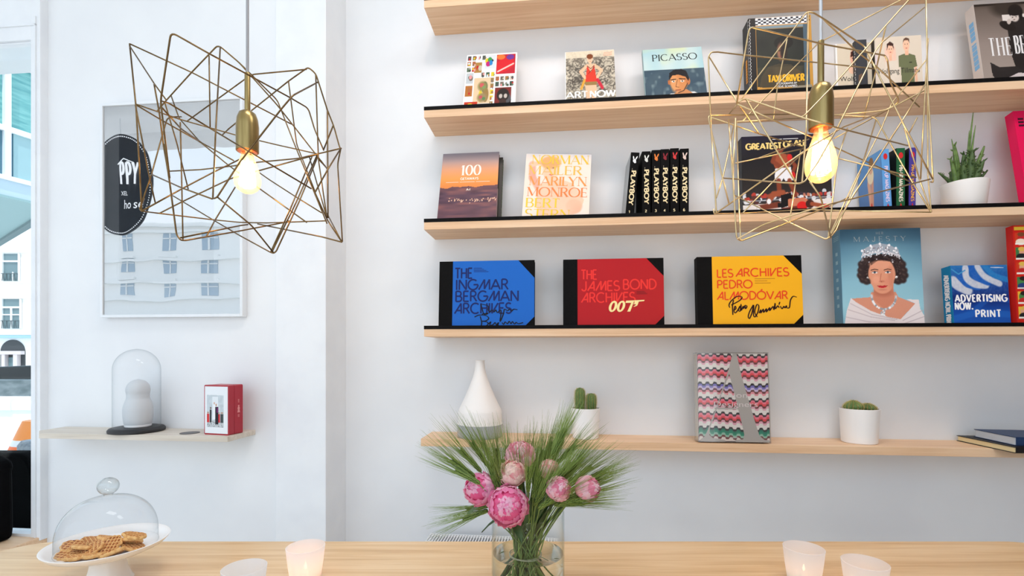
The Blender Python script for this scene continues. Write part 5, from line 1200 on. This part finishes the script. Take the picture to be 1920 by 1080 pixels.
    for i in range(4):
        a = i*1.57+seed; d = q @ Vector((math.cos(a), math.sin(a), .15)); s = q @ Vector((-math.sin(a), math.cos(a), 0)); p0 = -ax*r*.9
        b.add([p0 + d*r*1.0*t + ax*r*(.28*t*t) + s*w_*r*sg for t, w_ in ((0,.05),(.3,.2),(.6,.2),(1,.01)) for sg in (-1,1)], [(2*k, 2*k+1, 2*k+3, 2*k+2) for k in range(3)])
    b.build('sepals', m_leaf, o, smooth=True)
    b = MB(); base = -ax*r - Vector((0,0,.02))
    for i in range(2 if seed in (1, 2) else 0):
        a = 2.6+seed*.5+i*1.9; d = Vector((math.cos(a), math.sin(a)*.7, -.15)).normalized(); s = d.cross(Vector((0,0,1))).normalized()
        b.add([base + d*.062*t + Vector((0,0,-.03*t*t)) + s*w_*sg + Vector((0,0,.003*abs(sg))) for t, w_ in ((0,.001),(.2,.008),(.45,.012),(.75,.008),(1,.0005)) for sg in (-1,0,1)],
              [(3*k+j, 3*k+j+1, 3*k+j+4, 3*k+j+3) for k in range(4) for j in range(2)])
    if b.v: b.build('leaf', m_leaf, o, smooth=True)
peony(953, 949, .985, .0395, (-.12,-1,.28), 'pink', 'large open bright pink peony in front of the vase rim', 0, 1)
peony(901, 917, 1.04, .0345, (-.55,-.75,.35), 'pink', 'pink peony at the left of the bouquet, tilted to the left', .15, 2)
peony(976, 855, 1.06, .032, (.0,-.5,.9), 'rose', 'soft rose peony at the top of the bouquet', .3, 3)
peony(962, 887, 1.02, .029, (-.15,-.8,.6), 'pale', 'pale peony half hidden by barley in the centre left of the bouquet', .3, 4)
peony(1030, 881, 1.03, .022, (.2,-.5,.85), 'pale', 'small cream and red half-closed peony at the upper right of the bouquet', .8, 5)
peony(1047, 917, .98, .0255, (.35,-.8,.5), 'rose', 'half-open pale pink peony right of the large front one', .6, 6)
peony(1100, 917, 1.0, .0265, (.75,-.55,.4), 'rose', 'rose peony at the far right of the bouquet behind barley awns', .5, 7)
# ------------------------------------------------------------------ wire pendant lamps
def fillet(pts, r=.012, k=4):
    out = [pts[0]]
    for a, b, c in zip(pts, pts[1:], pts[2:]):
        d1 = (a-b); d2 = (c-b); r_ = min(r, d1.length*.4, d2.length*.4)
        if d1.angle(d2, 0) > R(170): out.append(b); continue
        p, q = b+d1.normalized()*r_, b+d2.normalized()*r_
        for i in range(k+1):
            t = i/k; out.append(p*(1-t)**2 + b*2*t*(1-t) + q*t*t)
    out.append(pts[-1]); return out
m_bulb = thin_glass('amber_bulb_glass', (1,.93,.80), .5, .03, 0, (.86,.66,.40), 2.4)
tl = N(m_bulb, 'ShaderNodeBsdfTranslucent'); tl.inputs[0].default_value = (1,.74,.40,1); mx = N(m_bulb, 'ShaderNodeMixShader'); mx.inputs[0].default_value = .10
mo = [n for n in m_bulb.node_tree.nodes if n.type == 'OUTPUT_MATERIAL'][0]; sh = mo.inputs[0].links[0].from_socket
L(m_bulb, sh, mx.inputs[1]); L(m_bulb, tl.outputs[0], mx.inputs[2]); L(m_bulb, mx.outputs[0], mo.inputs[0])
m_fil = emis('glowing_filament', (1,.66,.30), 60)
m_copper = mat('copper_collar', (216,120,66), .3, 1)
def lamp(px, yb, Yc, wires, label, cord_m, y_stem, y_sock, y_cap, y_end, wr, sock_px, stem_px, power, wm):
    c = wp(px, (y_cap+y_end)/2, Yc); k = Yc/F; zz = lambda y: wp(px, y, Yc).z - c.z
    o = froot('pendant_lamp', c, label, 'pendant lamp', 'brass wire pendant lamps over the table')
    MB().tube([(0,0,zz(y_stem)-.01), (0,0,ROOF-c.z)], .0037, 12).build('cord', cord_m, o, smooth=40)
    MB().lathe([(.0004,ROOF-c.z-.03),(.04,ROOF-c.z-.028),(.045,ROOF-c.z-.0005),(.0004,ROOF-c.z-.0005)], 32).build('ceiling_rose', m_brass, o, smooth=40)
    rs = stem_px*k/2; rk = sock_px*k/2/1.13
    MB().lathe([(.0004,zz(y_stem)),(rs*.9,zz(y_stem)),(rs,zz(y_stem)-.002),(rs,zz(y_sock)-.004),(.0004,zz(y_sock)-.004)], 28).build('stem', m_brass, o, smooth=40)
    zs, ze = zz(y_sock), zz(y_cap); dz = zs-ze
    MB().lathe([(rs*.9,zs),(rk*.42,zs-.001),(rk*.74,zs-dz*.07),(rk*.92,zs-dz*.2),(rk,zs-dz*.38),(rk,ze),(rk-.001,ze-.0008),(rk-.002,ze),(rk-.002,zs-dz*.5),(.0006,zs-dz*.5)], 48).build('socket', m_brass, o, smooth=40)
    MB().lathe([(rk-.0028,ze+.0005),(rk-.004,ze-.002),(.014,ze-.003),(.0132,ze+.012),(.0006,ze+.012)], 40).build('collar', m_copper, o, smooth=40)
    L_ = ze - zz(y_end); rb = .0318
    pr = []
    for i in range(36):
        t = i/35
        prof = [(0,.0130),(.12,.0150),(.28,.0212),(.45,.0275),(.6,.0312),(.7,.0318),(.8,.0300),(.88,.0250),(.95,.0160),(.985,.0080),(1,.0004)]
        for (a, ra), (b_, rb_) in zip(prof, prof[1:]):
            if a <= t <= b_: f = (t-a)/(b_-a); r = ra + (rb_-ra)*f
        pr.append((r, ze-.001-L_*t))
    bl = MB().lathe(smooth_line(pr, 2), 48).build('bulb', m_bulb, o, smooth=True)
    b = MB(); n = 14; z1, z2 = ze-L_*.27, ze-L_*.8
    for i in range(n):
        a = 2*math.pi*i/n; a2 = 2*math.pi*(i+1)/n; r1, r2 = .013, .019
        p1 = Vector((r1*math.cos(a), r1*math.sin(a), z1)); p2 = Vector((r2*math.cos(a), r2*math.sin(a), z2)); p3 = Vector((r2*math.cos(a2), r2*math.sin(a2), z2)); p4 = Vector((r1*math.cos(a2), r1*math.sin(a2), z1))
        b.tube([p1, p2] if i % 2 else [p1, p2, p3], .0012, 6)
        if i % 2: b.tube([p1, p4], .0012, 6)
    b.build('filament', m_fil, bl)
    b = MB(); b.tube([(0,0,ze+.005),(0,0,z1)], .0035, 10, radii=[.005,.003]); b.tube([(0,0,z1),(0,0,z2+.004)], .0009, 6)
    for i in range(5): a = i*1.2566; b.tube([(0,0,z1+.004),(.013*math.cos(a),.013*math.sin(a),z1)], .0005, 4); b.tube([(0,0,z2+.006),(.019*math.cos(a),.019*math.sin(a),z2)], .0005, 4)
    b.build('glass_mount', mat('mount_glass', (236,220,190), .2), bl, smooth=40)
    l = bpy.data.lights.new('bulb_light', 'POINT'); l.energy = power; l.color = (1,.60,.30); l.shadow_soft_size = .014
    lo = bpy.data.objects.new('bulb_light', l); col.objects.link(lo); lo.parent = o; lo.location = (0,0,(z1+z2)/2)
    b = MB()
    for w in wires: b.tube(fillet([wp(x, y, Yc+dd)-c for x, y, dd in w]), wr, 6)
    b.build('wire_shade', wm, o, smooth=True)
n1, n2, f1, f2 = -.18, -.08, .10, .2
LW = [
 [(243,82,.02),(255,200,.0),(266,396,-.05)], [(243,82,.02),(360,136,.10),(547,233,.16)], [(243,86,.02),(290,158,-.04),(312,188,-.08)],
 [(318,334,-.17),(301,190,-.18),(320.6,60,-.19),(393,101,-.15),(542,182,.02),(578,203,.08),(590,243,.09),(607,282,.08)],
 [(295,208,.12),(311,189,.11),(358,137,.05),(409,84,0),(448,117,.02),(520,188,.12),(552,270,.1),(613,419,.04)],
 [(413,88,0),(404,254,-.12),(399,373,-.14),(407,370,-.14),(449,305,-.17),(527,205,-.14),(549,179,-.12),(596,154,.0)],
 [(448,117,.02),(519,196,.1),(577,270,.16),(614,317,.14)], [(392,104,.17),(394,240,.2)], [(351,227,.2),(464,145,.16),(474,139.5,.15),(575,130,.14)],
 [(305,190,-.18),(316,193,-.16),(403,246,-.08),(463,282,-.13),(584,354,-.02)],
 [(254,195,.0),(338,224,.1),(441,253,.16),(521,272,.18),(593,288,.15)], [(254,196,0),(299,223,.06),(375,266,.14),(426,308,.16),(487,354,.12),(575,417,.06)],
 [(301,199,-.18),(340,242,-.06),(373,264,.02)], [(321,180,.2),(336,222,.18),(375,266,.14),(438,301,.1)], [(289,158,-.04),(299,213,-.02),(306,270,.02),(317,334,.04)],
 [(309,192,.1),(332,270,.16),(353,355,.2)], [(338,229,.1),(339,270,.12),(341,354,.14),(343,451,.12)], [(340,219,.12),(326,219,.1),(313.5,222,.08),(302,262,.04),(284,327,-.02),(262,392,-.05)],
 [(254,197,0),(276,312,.06),(291,380,.1)], [(284,327,-.02),(340,352,-.1),(398,373,-.14)], [(317,321,.2),(377,318,.2),(438,311,.18),(485,304,.16),(560,297,.12),(640,278,.02)],
 [(267,395,-.05),(341,354,.05),(400,323,.12),(455,296,.16)], [(299,400,.14),(342,378,.16),(432,335,.18),(489,319,.17),(597,289,.13)],
 [(270,372,-.02),(262,392,-.05),(266,396,-.05),(290,399,.0),(399,412,.12),(450,417,.14),(500,418,.12),(612,414,.04)],
 [(308,270,-.17),(317,334,-.16),(331,440,-.12),(338,450,-.12),(347,451,-.11),(387,444,-.04),(450,433,.06),(481,427,.1),(534,417,.14),(543,414,.14)], [(338,446,-.1),(450,423,.12),(465,421,.14)],
 [(324,367,.16),(399,412,.12),(450,442,.05),(507,473,-.02),(513,475,-.02),(518,471,-.02),(560,380,.05),(597,291,.13)], [(508,472,-.02),(545,390,.04),(585,294,.12)], [(511,470,-.02),(555,380,.06),(594,292,.13)],
 [(407,369,-.14),(472,423,-.08),(513,474,-.02)], [(441,351,.2),(403,413,.12),(387,444,-.04)],
 [(416,254,.17),(430,240.5,.15),(541,152,.03),(578,126,-.02),(592,138,-.01),(614,207,.02),(626,237,.03),(635,270,.03),(638,279,.02)],
 [(592,140,-.01),(596,270,.06),(597,299,.08),(613,409,.05)], [(541,153,.03),(556,270,.14),(591,360,.12)], [(614,209,.02),(615,409,.05)], [(624.5,236,.03),(607,280,.08)],
 [(639,278,.02),(615,317,-.04),(591,360,-.08)], [(639,279,.02),(633,307,.02),(642,453,.0)], [(641,454,0),(614,413,.05),(591,362,-.06)], [(641,454,0),(613,400,.12)], [(641,454,0),(603,444,.02),(483,420,.13)],
 [(485,323,.19),(505,337,.18),(556,370,.15),(603,399,.12)], [(580,294,.14),(612,405,.05)], [(597,298,.08),(614,317,.14)]]
lamp(464, 320, 1.25, LW, 'wire pendant lamp with a glowing bulb in front of the framed picture', mat('grey_cord', (150,150,154), .5), 137, 208, 284, 363, .0019, 44, 10, 1.1, m_wire_backlit)
RW = [
 [(1333,240,.02),(1328,107,.02),(1333,98,.02),(1346,97.5,.03),(1392,103,.08),(1550,119,.15),(1640,129,.14)], [(1333,240,.02),(1338,309,.0),(1343,398,-.03)], [(1330,107,.02),(1381,190,-.05),(1416,240,.02),(1423,251,.03)],
 [(1381,196,-.1),(1405,50,-.15),(1476,67,-.1),(1550,84,-.06),(1659,104,.0),(1664,112,.0),(1669,153,.04),(1687,191,.08),(1661,207,.1),(1563,216,.14)],
 [(1367,214,.1),(1392,184,.06),(1417,149,.03),(1513,22,-.04),(1526,24,-.04),(1550,39,-.02),(1621,87,.04),(1639,124,-.02),(1698,240,-.05),(1749,336,-.03)], [(1515,24,-.04),(1512,240,-.12),(1504,341,-.15)],
 [(1545,37,-.02),(1606,96,.08),(1646,127,.1),(1724,201,.12)], [(1541,77,.15),(1689,0,.1),(1735,-24,.04)], [(1534,81,.17),(1463,153,.17),(1412,207,.15),(1391,228,.14)], [(1476,73,.12),(1463,138,.16),(1458,160,.17),(1450,224,.17)],
 [(1383,192,-.1),(1394,186,-.1),(1403,186,-.1),(1503,220,-.16),(1509,216,-.16),(1561,162,-.12),(1661,48,-.03),(1704,0,.0),(1735,-34,.02)], [(1661,48,.02),(1641,138,.14),(1619,222,.16)],
 [(1733,14,.02),(1652,81,-.05),(1641,96,-.06),(1570,240,-.13),(1532,307,-.15),(1521,322,-.15),(1510,340,-.15),(1500,344,-.15),(1490,344,-.15),(1357,334,.0)],
 [(1735,-34,.02),(1738,71,.0),(1739,153,-.02),(1744,240,-.03),(1750,342,-.03),(1745,341,-.02)], [(1740,72,.0),(1731,240,.04),(1726,336,.06)], [(1739,150,.02),(1740,331,.06),(1746,398,.04)],
 [(1736,113,.04),(1700,160,.1),(1672,193,.12),(1653,240,.1),(1600,345,.05),(1557,438,-.03)], [(1734,159,.0),(1683,240,-.02),(1597,371,-.03),(1557,440,-.03)],
 [(1733,170,.05),(1661,207,.1),(1579,239,-.08),(1510,282,-.1),(1341,401,-.03)], [(1672,202,.12),(1601,240,.14),(1563,260,.15)], [(1563,216,.15),(1641,219,.12),(1712,344,.08),(1746,398,.04)],
 [(1481,214,.1),(1327,216,.05),(1353,327,.02),(1367,382,.02)], [(1330,219,.05),(1421,250,.12),(1506,276,.16)], [(1399,186,-.1),(1431,240,-.12),(1492,342,-.15)],
 [(1382,195,-.1),(1483,240,-.05),(1561,274,.1),(1714,344,.12)], [(1503,220,-.16),(1568,239,-.14),(1702,273,-.02)], [(1381,228,.1),(1508,221,.17)], [(1381,228,.1),(1386,398,.02),(1389,450,-.04)],
 [(1379,222,-.08),(1374,331,-.1),(1378,398,-.1),(1381,446,-.1),(1389,452,-.09),(1479,417,.0),(1550,389,.06),(1594,369,.1)], [(1382,448,-.1),(1434,420,-.1),(1550,384,-.12),(1597,373,-.1),(1744,336,-.03)],
 [(1366,224,.06),(1368,250,.04),(1374,331,-.08)], [(1378,223,.1),(1356,331,.06),(1343,371,.02)], [(1379,306,.15),(1421,297,.16),(1517,261,.18)], [(1421,297,.16),(1506,279,.18)], [(1501,282,.16),(1492,340,.14),(1480,417,.0)],
 [(1509,283,.17),(1452,338,.12),(1393,399,.04)], [(1338,392,-.03),(1339,401,-.03),(1392,400,.06),(1510,393,.14),(1620,396,.12),(1746,398,.04)], [(1377,366,.1),(1479,417,.02),(1548,449,-.03),(1558,444,-.03),(1568,431,-.02),(1610,330,.06),(1643,224,.12)],
 [(1518,340,-.12),(1539,370,-.12),(1558,446,-.03)], [(1572,297,.17),(1718,333,.12)], [(1696,240,.0),(1724,336,.06),(1744,393,.04)], [(1720,220,.12),(1704,251,.14)], [(1589,240,.1),(1570,300,.08),(1553,446,-.03)]]
lamp(1539, 290, 1.08, RW, 'wire pendant lamp with a glowing bulb in front of the book shelves', mat('silver_cord', (206,208,212), .35, .6), 77, 156, 240, 343, .0016, 47, 11, 1.3, m_wire)
# ------------------------------------------------------------------ what the shop window and the mirror show outside
gz = -.65
m_fac = mat('white_stucco', (240,240,238), .8); m_dark = mat('dark_window_pane', (104,128,134), .15); m_fr = mat('white_window_frame', (232,234,234), .5); m_iron = mat('wrought_iron', (70,82,86), .6)
s = MB().box(-70, 30, 2.75, 70, gz-.2, gz).build('street', mottled('pale_paving', (206,206,202), (222,222,220), 2, .8)); s['kind'] = 'structure'
s = MB().box(-70, 30, -40, -4.3, gz-.2, gz).build('pavement', mottled('pale_paving_front', (196,196,194), (212,212,210), 2, .8)); s['kind'] = 'structure'
YB = 30.
def P2(px, py, Y=YB): v = wp(px, py, Y); return v.x, v.z
o = froot('building', (0, YB, 0), 'white stuccoed building with two tall windows and an arched door across the street', 'building')
x0, x1 = P2(-90, 0)[0], P2(130, 0)[0]
MB().box(x0, x1, 0, 4, gz, 13).build('wall', m_fac, o)
b = MB()
for ya, yb_ in ((528,531),(535,538),(472,474),(558,560),(626,628)): b.box(x0, x1, -.12, .02, P2(0, yb_)[1], P2(0, ya)[1])
b.build('cornice', m_fac, o)
MB().box(x0, x1, -.25, .02, P2(0, 634)[1], P2(0, 628.5)[1]).build('awning_band', mat('blue_grey_band', (150,186,216), .5), o)
for k_, (xa, ya, xb, yb_) in enumerate(((7,476,38,527),(6,561,41,616))):
    a0, zt_ = P2(xa, ya); a1, zb_ = P2(xb, yb_)
    f_ = MB().box(a0, a1, -.03, .0, zb_, zt_).build('window', m_dark, o)
    b = MB(); hh_ = zt_-zb_; ww_ = a1-a0
    b.box(a0, a1, -.1, -.03, zt_-hh_*.31, zt_-hh_*.25); b.box(a0-.04, a0+.04, -.12, -.03, zb_, zt_); b.box(a1-.04, a1+.04, -.12, -.03, zb_, zt_)
    if k_: b.box(a0+ww_*.45, a0+ww_*.54, -.094, -.03, zb_, zt_-hh_*.25); b.box(a0, a1, -.09, -.03, zb_+hh_*.45, zb_+hh_*.49)
    else: b.box(a0+ww_*.6, a0+ww_*.66, -.1, -.03, zb_, zb_+hh_*.33)
    b.build('window_bars', m_fr, f_)
    b = MB()
    for i in range(9): b.tube([(a0+ww_*(i+.5)/9, -.16, zb_), (a0+ww_*(i+.5)/9+.05*(-1)**i, -.16, zb_+hh_*.26)], .014, 5)
    b.box(a0, a1, -.18, -.15, zb_+hh_*.25, zb_+hh_*.27); b.build('railing', m_iron, f_)
xa, zt_ = P2(2, 637); xb, zb_ = P2(48, 705); cx_ = (xa+xb)/2; rr = (xb-xa)/2
MB().prism([(cx_+rr*math.cos(math.pi*i/20), zt_-rr+rr*math.sin(math.pi*i/20)) for i in range(21)] + [(xa, zb_), (xb, zb_)], -.05, .0).build('arched_door', mat('dark_door_recess', (58,62,66), .6), o)
b = MB(); za = P2(0, 658)[1]; b.box(xa+.1, xb-.0, -.3, -.05, za-.22, za); b.box(xa+.3, xa+.52, -.28, -.05, zb_, za-.2); b.box(xb-.5, xb-.25, -.28, -.05, zb_, za-.2); b.build('door_surround', mat('rose_stone', (206,196,198), .7), o)
MB().box(xa+.55, xb-.55, -.08, -.05, za-1.0, za-.4).build('door_glass', m_dark, o)
# glazed office block with an overhanging storey, near left
def fp(px): Z = 1/((1/8.)*(1-.03*(px-19)/38)); return Vector(((px-CX)/F*Z, Z, 0))
A_, B_ = fp(-70), fp(110); ax = (B_-A_); Lf = ax.length; ang = math.atan2(ax.y, ax.x)
zof = lambda y: H-(y-CY)/F*fp(19).y
o = froot('office_building', A_, 'teal glazed building with an overhanging upper storey beside the window', 'building', rot=(0,0,ang))
sl = lambda px: (fp(px)-A_).length
zw1, zw0, zm, zsp, ztop = zof(118), zof(333), zof(243), zof(370), 9.5
m_teal = mottled('teal_glass', (88,156,158), (126,186,184), 3, .12, 0, 0, (1,1,6)); m_blue = mat('blue_glass', (74,118,138), .12); m_mull = mat('white_mullion', (240,244,246), .4); m_span = mat('spandrel_panel', (178,198,212), .45); m_soff = mat('soffit_panel', (140,170,172), .6)
MB().box(0, Lf, .12, 4, zsp+.02, ztop).build('core', mat('office_core', (120,140,146), .7), o)
MB().box(0, Lf, .02, .12, zw1+.22, ztop).build('parapet', mat('parapet_cladding', (146,166,176), .5), o)
MB().box(0, Lf, -.05, .12, zw1, zw1+.22).build('fascia', m_mull, o)
MB().box(0, Lf, .06, .1, zm, zw1).build('upper_glazing', m_teal, o); MB().box(0, Lf, .06, .1, zw0, zm).build('lower_glazing', m_blue, o)
MB().box(sl(28), sl(80), .04, .06, zw0, zm).build('blind', mat('grey_blind', (150,184,190), .6), o)
b = MB(); b.box(sl(8), sl(19.5), -.03, .1, zw0, zw1+.0)
for p in (-40, 75): b.box(sl(p), sl(p+9), -.03, .1, zw0, zw1)
b.box(0, Lf, .0, .1, zm-.04, zm+.05); b.box(0, Lf, -.02, .1, zw0-.05, zw0+.02); b.build('mullions', m_mull, o)
MB().box(0, Lf, .02, .12, zsp, zw0-.05).build('spandrel', m_span, o)
e = [Vector(((px-CX)/F*Z, Z, 0)) for px, Z in ((-60,13.8),(0,11.2),(57,9.57),(100,8.6))]
inv = Matrix.Rotation(-ang, 3, 'Z'); loc_ = [inv @ (p-A_) for p in [fp(110), fp(-70)] + e]
MB().slab([(p.x, p.y) for p in loc_], zsp-.02, zsp+.02).build('soffit', m_soff, o)
ed = MB(); q = [inv @ (p-A_) for p in e]
ed.tube([(p.x, p.y, zsp) for p in q], .09, 6); ed.build('soffit_edge', mat('soffit_trim', (96,120,124), .6), o)
# parked car
c = wp(22, 700, 18.); o = froot('car', (c.x, 18., gz), 'dark car parked across the street behind a low stone wall', 'car')
b = MB(); b.prism([(-2.2,.35),(-2.25,.7),(-1.9,.88),(-1.2,.95),(-.6,1.4),(.9,1.46),(1.6,1.0),(2.1,.9),(2.25,.6),(2.2,.3)], -.0, 1.7); b.build('body', mat('dark_car_paint', (16,30,36), .25), o, bevel=.05)
MB().prism([(-1.05,.97),(-.55,1.34),(.8,1.39),(1.4,1.0)], -.012, .01).build('side_windows', mat('car_glass', (14,20,24), .08), o)
for x in (-1.35, 1.4):
    wv = MB(); wv.lathe([(.0005,-.1),(.31,-.1),(.33,-.07),(.33,.07),(.31,.1),(.0005,.1)], 32); ww_ = wv.build('wheel', mat('tyre', (24,24,26), .8), o, smooth=40); ww_.rotation_euler = (R(90),0,0); ww_.location = (x, .08, .33)
# walls by the pavement
c0, c1 = wp(-60, 713, 12.), wp(120, 713, 12.)
tag(MB().box(c0.x, c1.x, 12., 12.4, gz, c0.z).build('stone_wall', mottled('grey_rubble_stone', (108,120,122), (148,156,158), 3, .85, .3, 0, (1,1,2))), 'low grey rubble stone wall in front of the parked car', 'wall')
c0, c1 = wp(-60, 746, 8.), wp(120, 746, 8.)
b = MB(); b.box(c0.x, c1.x, 8., 8.3, gz, c0.z-.08); b.box(c0.x, wp(25, 0, 8.).x, 7.95, 8.3, c0.z-.2, c0.z); b.box(wp(25,0,8.).x, c1.x, 7.97, 8.3, c0.z-.2, c0.z-.07)
tag(b.build('parapet_wall', mat('pale_render', (226,232,232), .8)), 'pale rendered low wall nearest the shop window', 'wall')
c0, c1 = wp(-60, 800, 5.5), wp(120, 800, 5.5)
tag(MB().box(c0.x, c1.x, 5.5, 5.9, gz, c0.z).build('kerb_step', mat('white_step', (234,238,240), .7)), 'white stone step along the pavement outside the window', 'step')
# traffic cone and bollard
c = wp(70, 850, 4.0); hc = .275; zb = wp(0, 850, 4.0).z
o = froot('traffic_cone', (c.x, 4.0, zb), 'orange and white traffic cone outside the window', 'traffic cone')
rcn = lambda t: .19-.10*t
for t0, t1, m_, nm in ((0,.3,mat('cone_orange', (250,120,56), .5),'lower_band'),(.3,.47,mat('cone_white', (236,240,242), .4),'white_band'),(.47,1,mat('cone_light_orange', (250,150,70), .5),'upper_band')):
    MB().lathe([(rcn(t0), hc*t0), (rcn(t1), hc*t1)] + ([(.0005, hc)] if t1 == 1 else []), 32).build(nm, m_, o, smooth=40)
MB().box(-.22, .22, -.22, .22, -.03, .0).build('base', mat('cone_base', (250,110,50), .6), o)
MB().lathe([(.0005, gz-zb), (.24, gz-zb), (.24, -.031), (.0005, -.031)], 24).build('pedestal', mat('cone_pedestal', (170,172,174), .8), o)
c = wp(62, 860, 3.4); zt_ = wp(0, 825, 3.4).z
tag(MB().lathe([(.0005,0),(.08,0),(.08,zt_-gz-.03),(.06,zt_-gz),(.0005,zt_-gz)], 24).build('bollard', mottled('grey_granite', (130,138,146), (164,170,176), 40, .8), None, smooth=40, loc=(c.x, 3.4, gz)), 'grey stone bollard in front of the traffic cone outside the window', 'bollard')
# black chair outside, close to the pane, and the black bag on the sill
ca = wp(6, 900, 2.62); zt_ = wp(0, 843, 2.72).z
o = froot('armchair', (ca.x, 2.62, gz), 'black upholstered chair with a rounded back just outside the window pane', 'chair')
m_blk = mottled('black_upholstery', (2,2,3), (4,4,5), 60, .95, 0, 0, (1,1,1), 4, .35, .65, Specular_IOR_Level=.1)
hh_ = zt_-gz; wv = .155
back = [(-.35, .5), (-.35, hh_-.12)] + [(-.29+.06*math.cos(R(180-i*11)), hh_-.06+.06*math.sin(R(180-i*11))) for i in range(1, 9)] + [(.07+.095*math.sin(R(i*7)), hh_-.16+.16*math.cos(R(i*7))) for i in range(13)] + [(.36, hh_-.30), (.36, .5)]
MB().prism(back, .0, .10).build('backrest', m_blk, o, bevel=.03, seg=3)
MB().box(-.35, .36, .08, .56, .55, .7).build('seat', m_blk, o, bevel=.04, seg=3)
for x in (-.31, .32):
    for y in (.04, .52): MB().tube([(x, y, 0), (x, y, .56)], .018, 10).build('leg', m_black, o)
ub, zb = pw(6, 1012, .30)
o = wroot('bag', ub-.20, .29, z_sill-.006, 'black soft bag standing on the wooden window sill at the left edge of the photo', 'bag')
b = MB(); pr = [(0,.0),(.165,.0),(.172,.05),(.166,.3),(.172,.32),(.166,.352),(.12,.372),(.02,.372),(-.02,.34)]
MB().prism(pr, -.05, .06).build('body', m_blk, o, bevel=.02, seg=3)
MB().tube(smooth_line([(.02,0,.365),(.03,0,.43),(.07,0,.455),(.11,0,.43),(.12,0,.365)], 5), .007, 8).build('handle', m_blk, o, smooth=True)
# white house front behind the camera, mirrored in the picture glass
def mp(px, py, L_):
    u, d, z = mirrored(px, py, L_); return u, d, z
LM = 38.; m_mwin = mat('pale_window_pane', (168,186,200), .2)
ua, da, zt_ = mp(100, 424, LM); ub_, _, _ = mp(560, 424, LM)
o = wroot('building', ua-18, da, gz, 'white house front with rows of windows, mirrored in the glass of the framed picture', 'building')
o.rotation_euler = (0, 0, -AW)
wl = ub_-ua+40
MB().box(0, wl, -4, 0, 0, zt_-gz).build('wall', m_fac, o)
b = MB(); 
for py in (424, 436, 486, 528, 560): z = mp(300, py, LM)[2]-gz; b.box(0, wl, 0, .3, z-.15, z+.1)
b.build('cornice', m_fac, o)
kk = mp(320, 0, LM)[0]-mp(310, 0, LM)[0]
for py, hh_ in ((453, 30),(497, 26),(540, 26)):
    for px in (90, 165, 240, 318, 393, 468):
        u, _, z = mp(px, py, LM); h_ = hh_*kk/10/1.0
        b = MB(); b.box(u-(ua-18)-kk*1.25, u-(ua-18)+kk*1.25, 0, .05, z-gz-h_/2, z-gz+h_/2); f_ = b.build('window', m_mwin, o)
        b = MB(); X = u-(ua-18); b.box(X-.06, X+.06, .05, .1, z-gz-h_/2, z-gz+h_/2); b.box(X-kk*1.25, X+kk*1.25, .05, .1, z-gz+h_*.1, z-gz+h_*.16); b.build('window_bars', m_fr, f_)
        MB().box(X-kk*1.5, X+kk*1.5, 0, .25, z-gz+h_/2, z-gz+h_/2+.2).build('lintel', m_fac, f_)
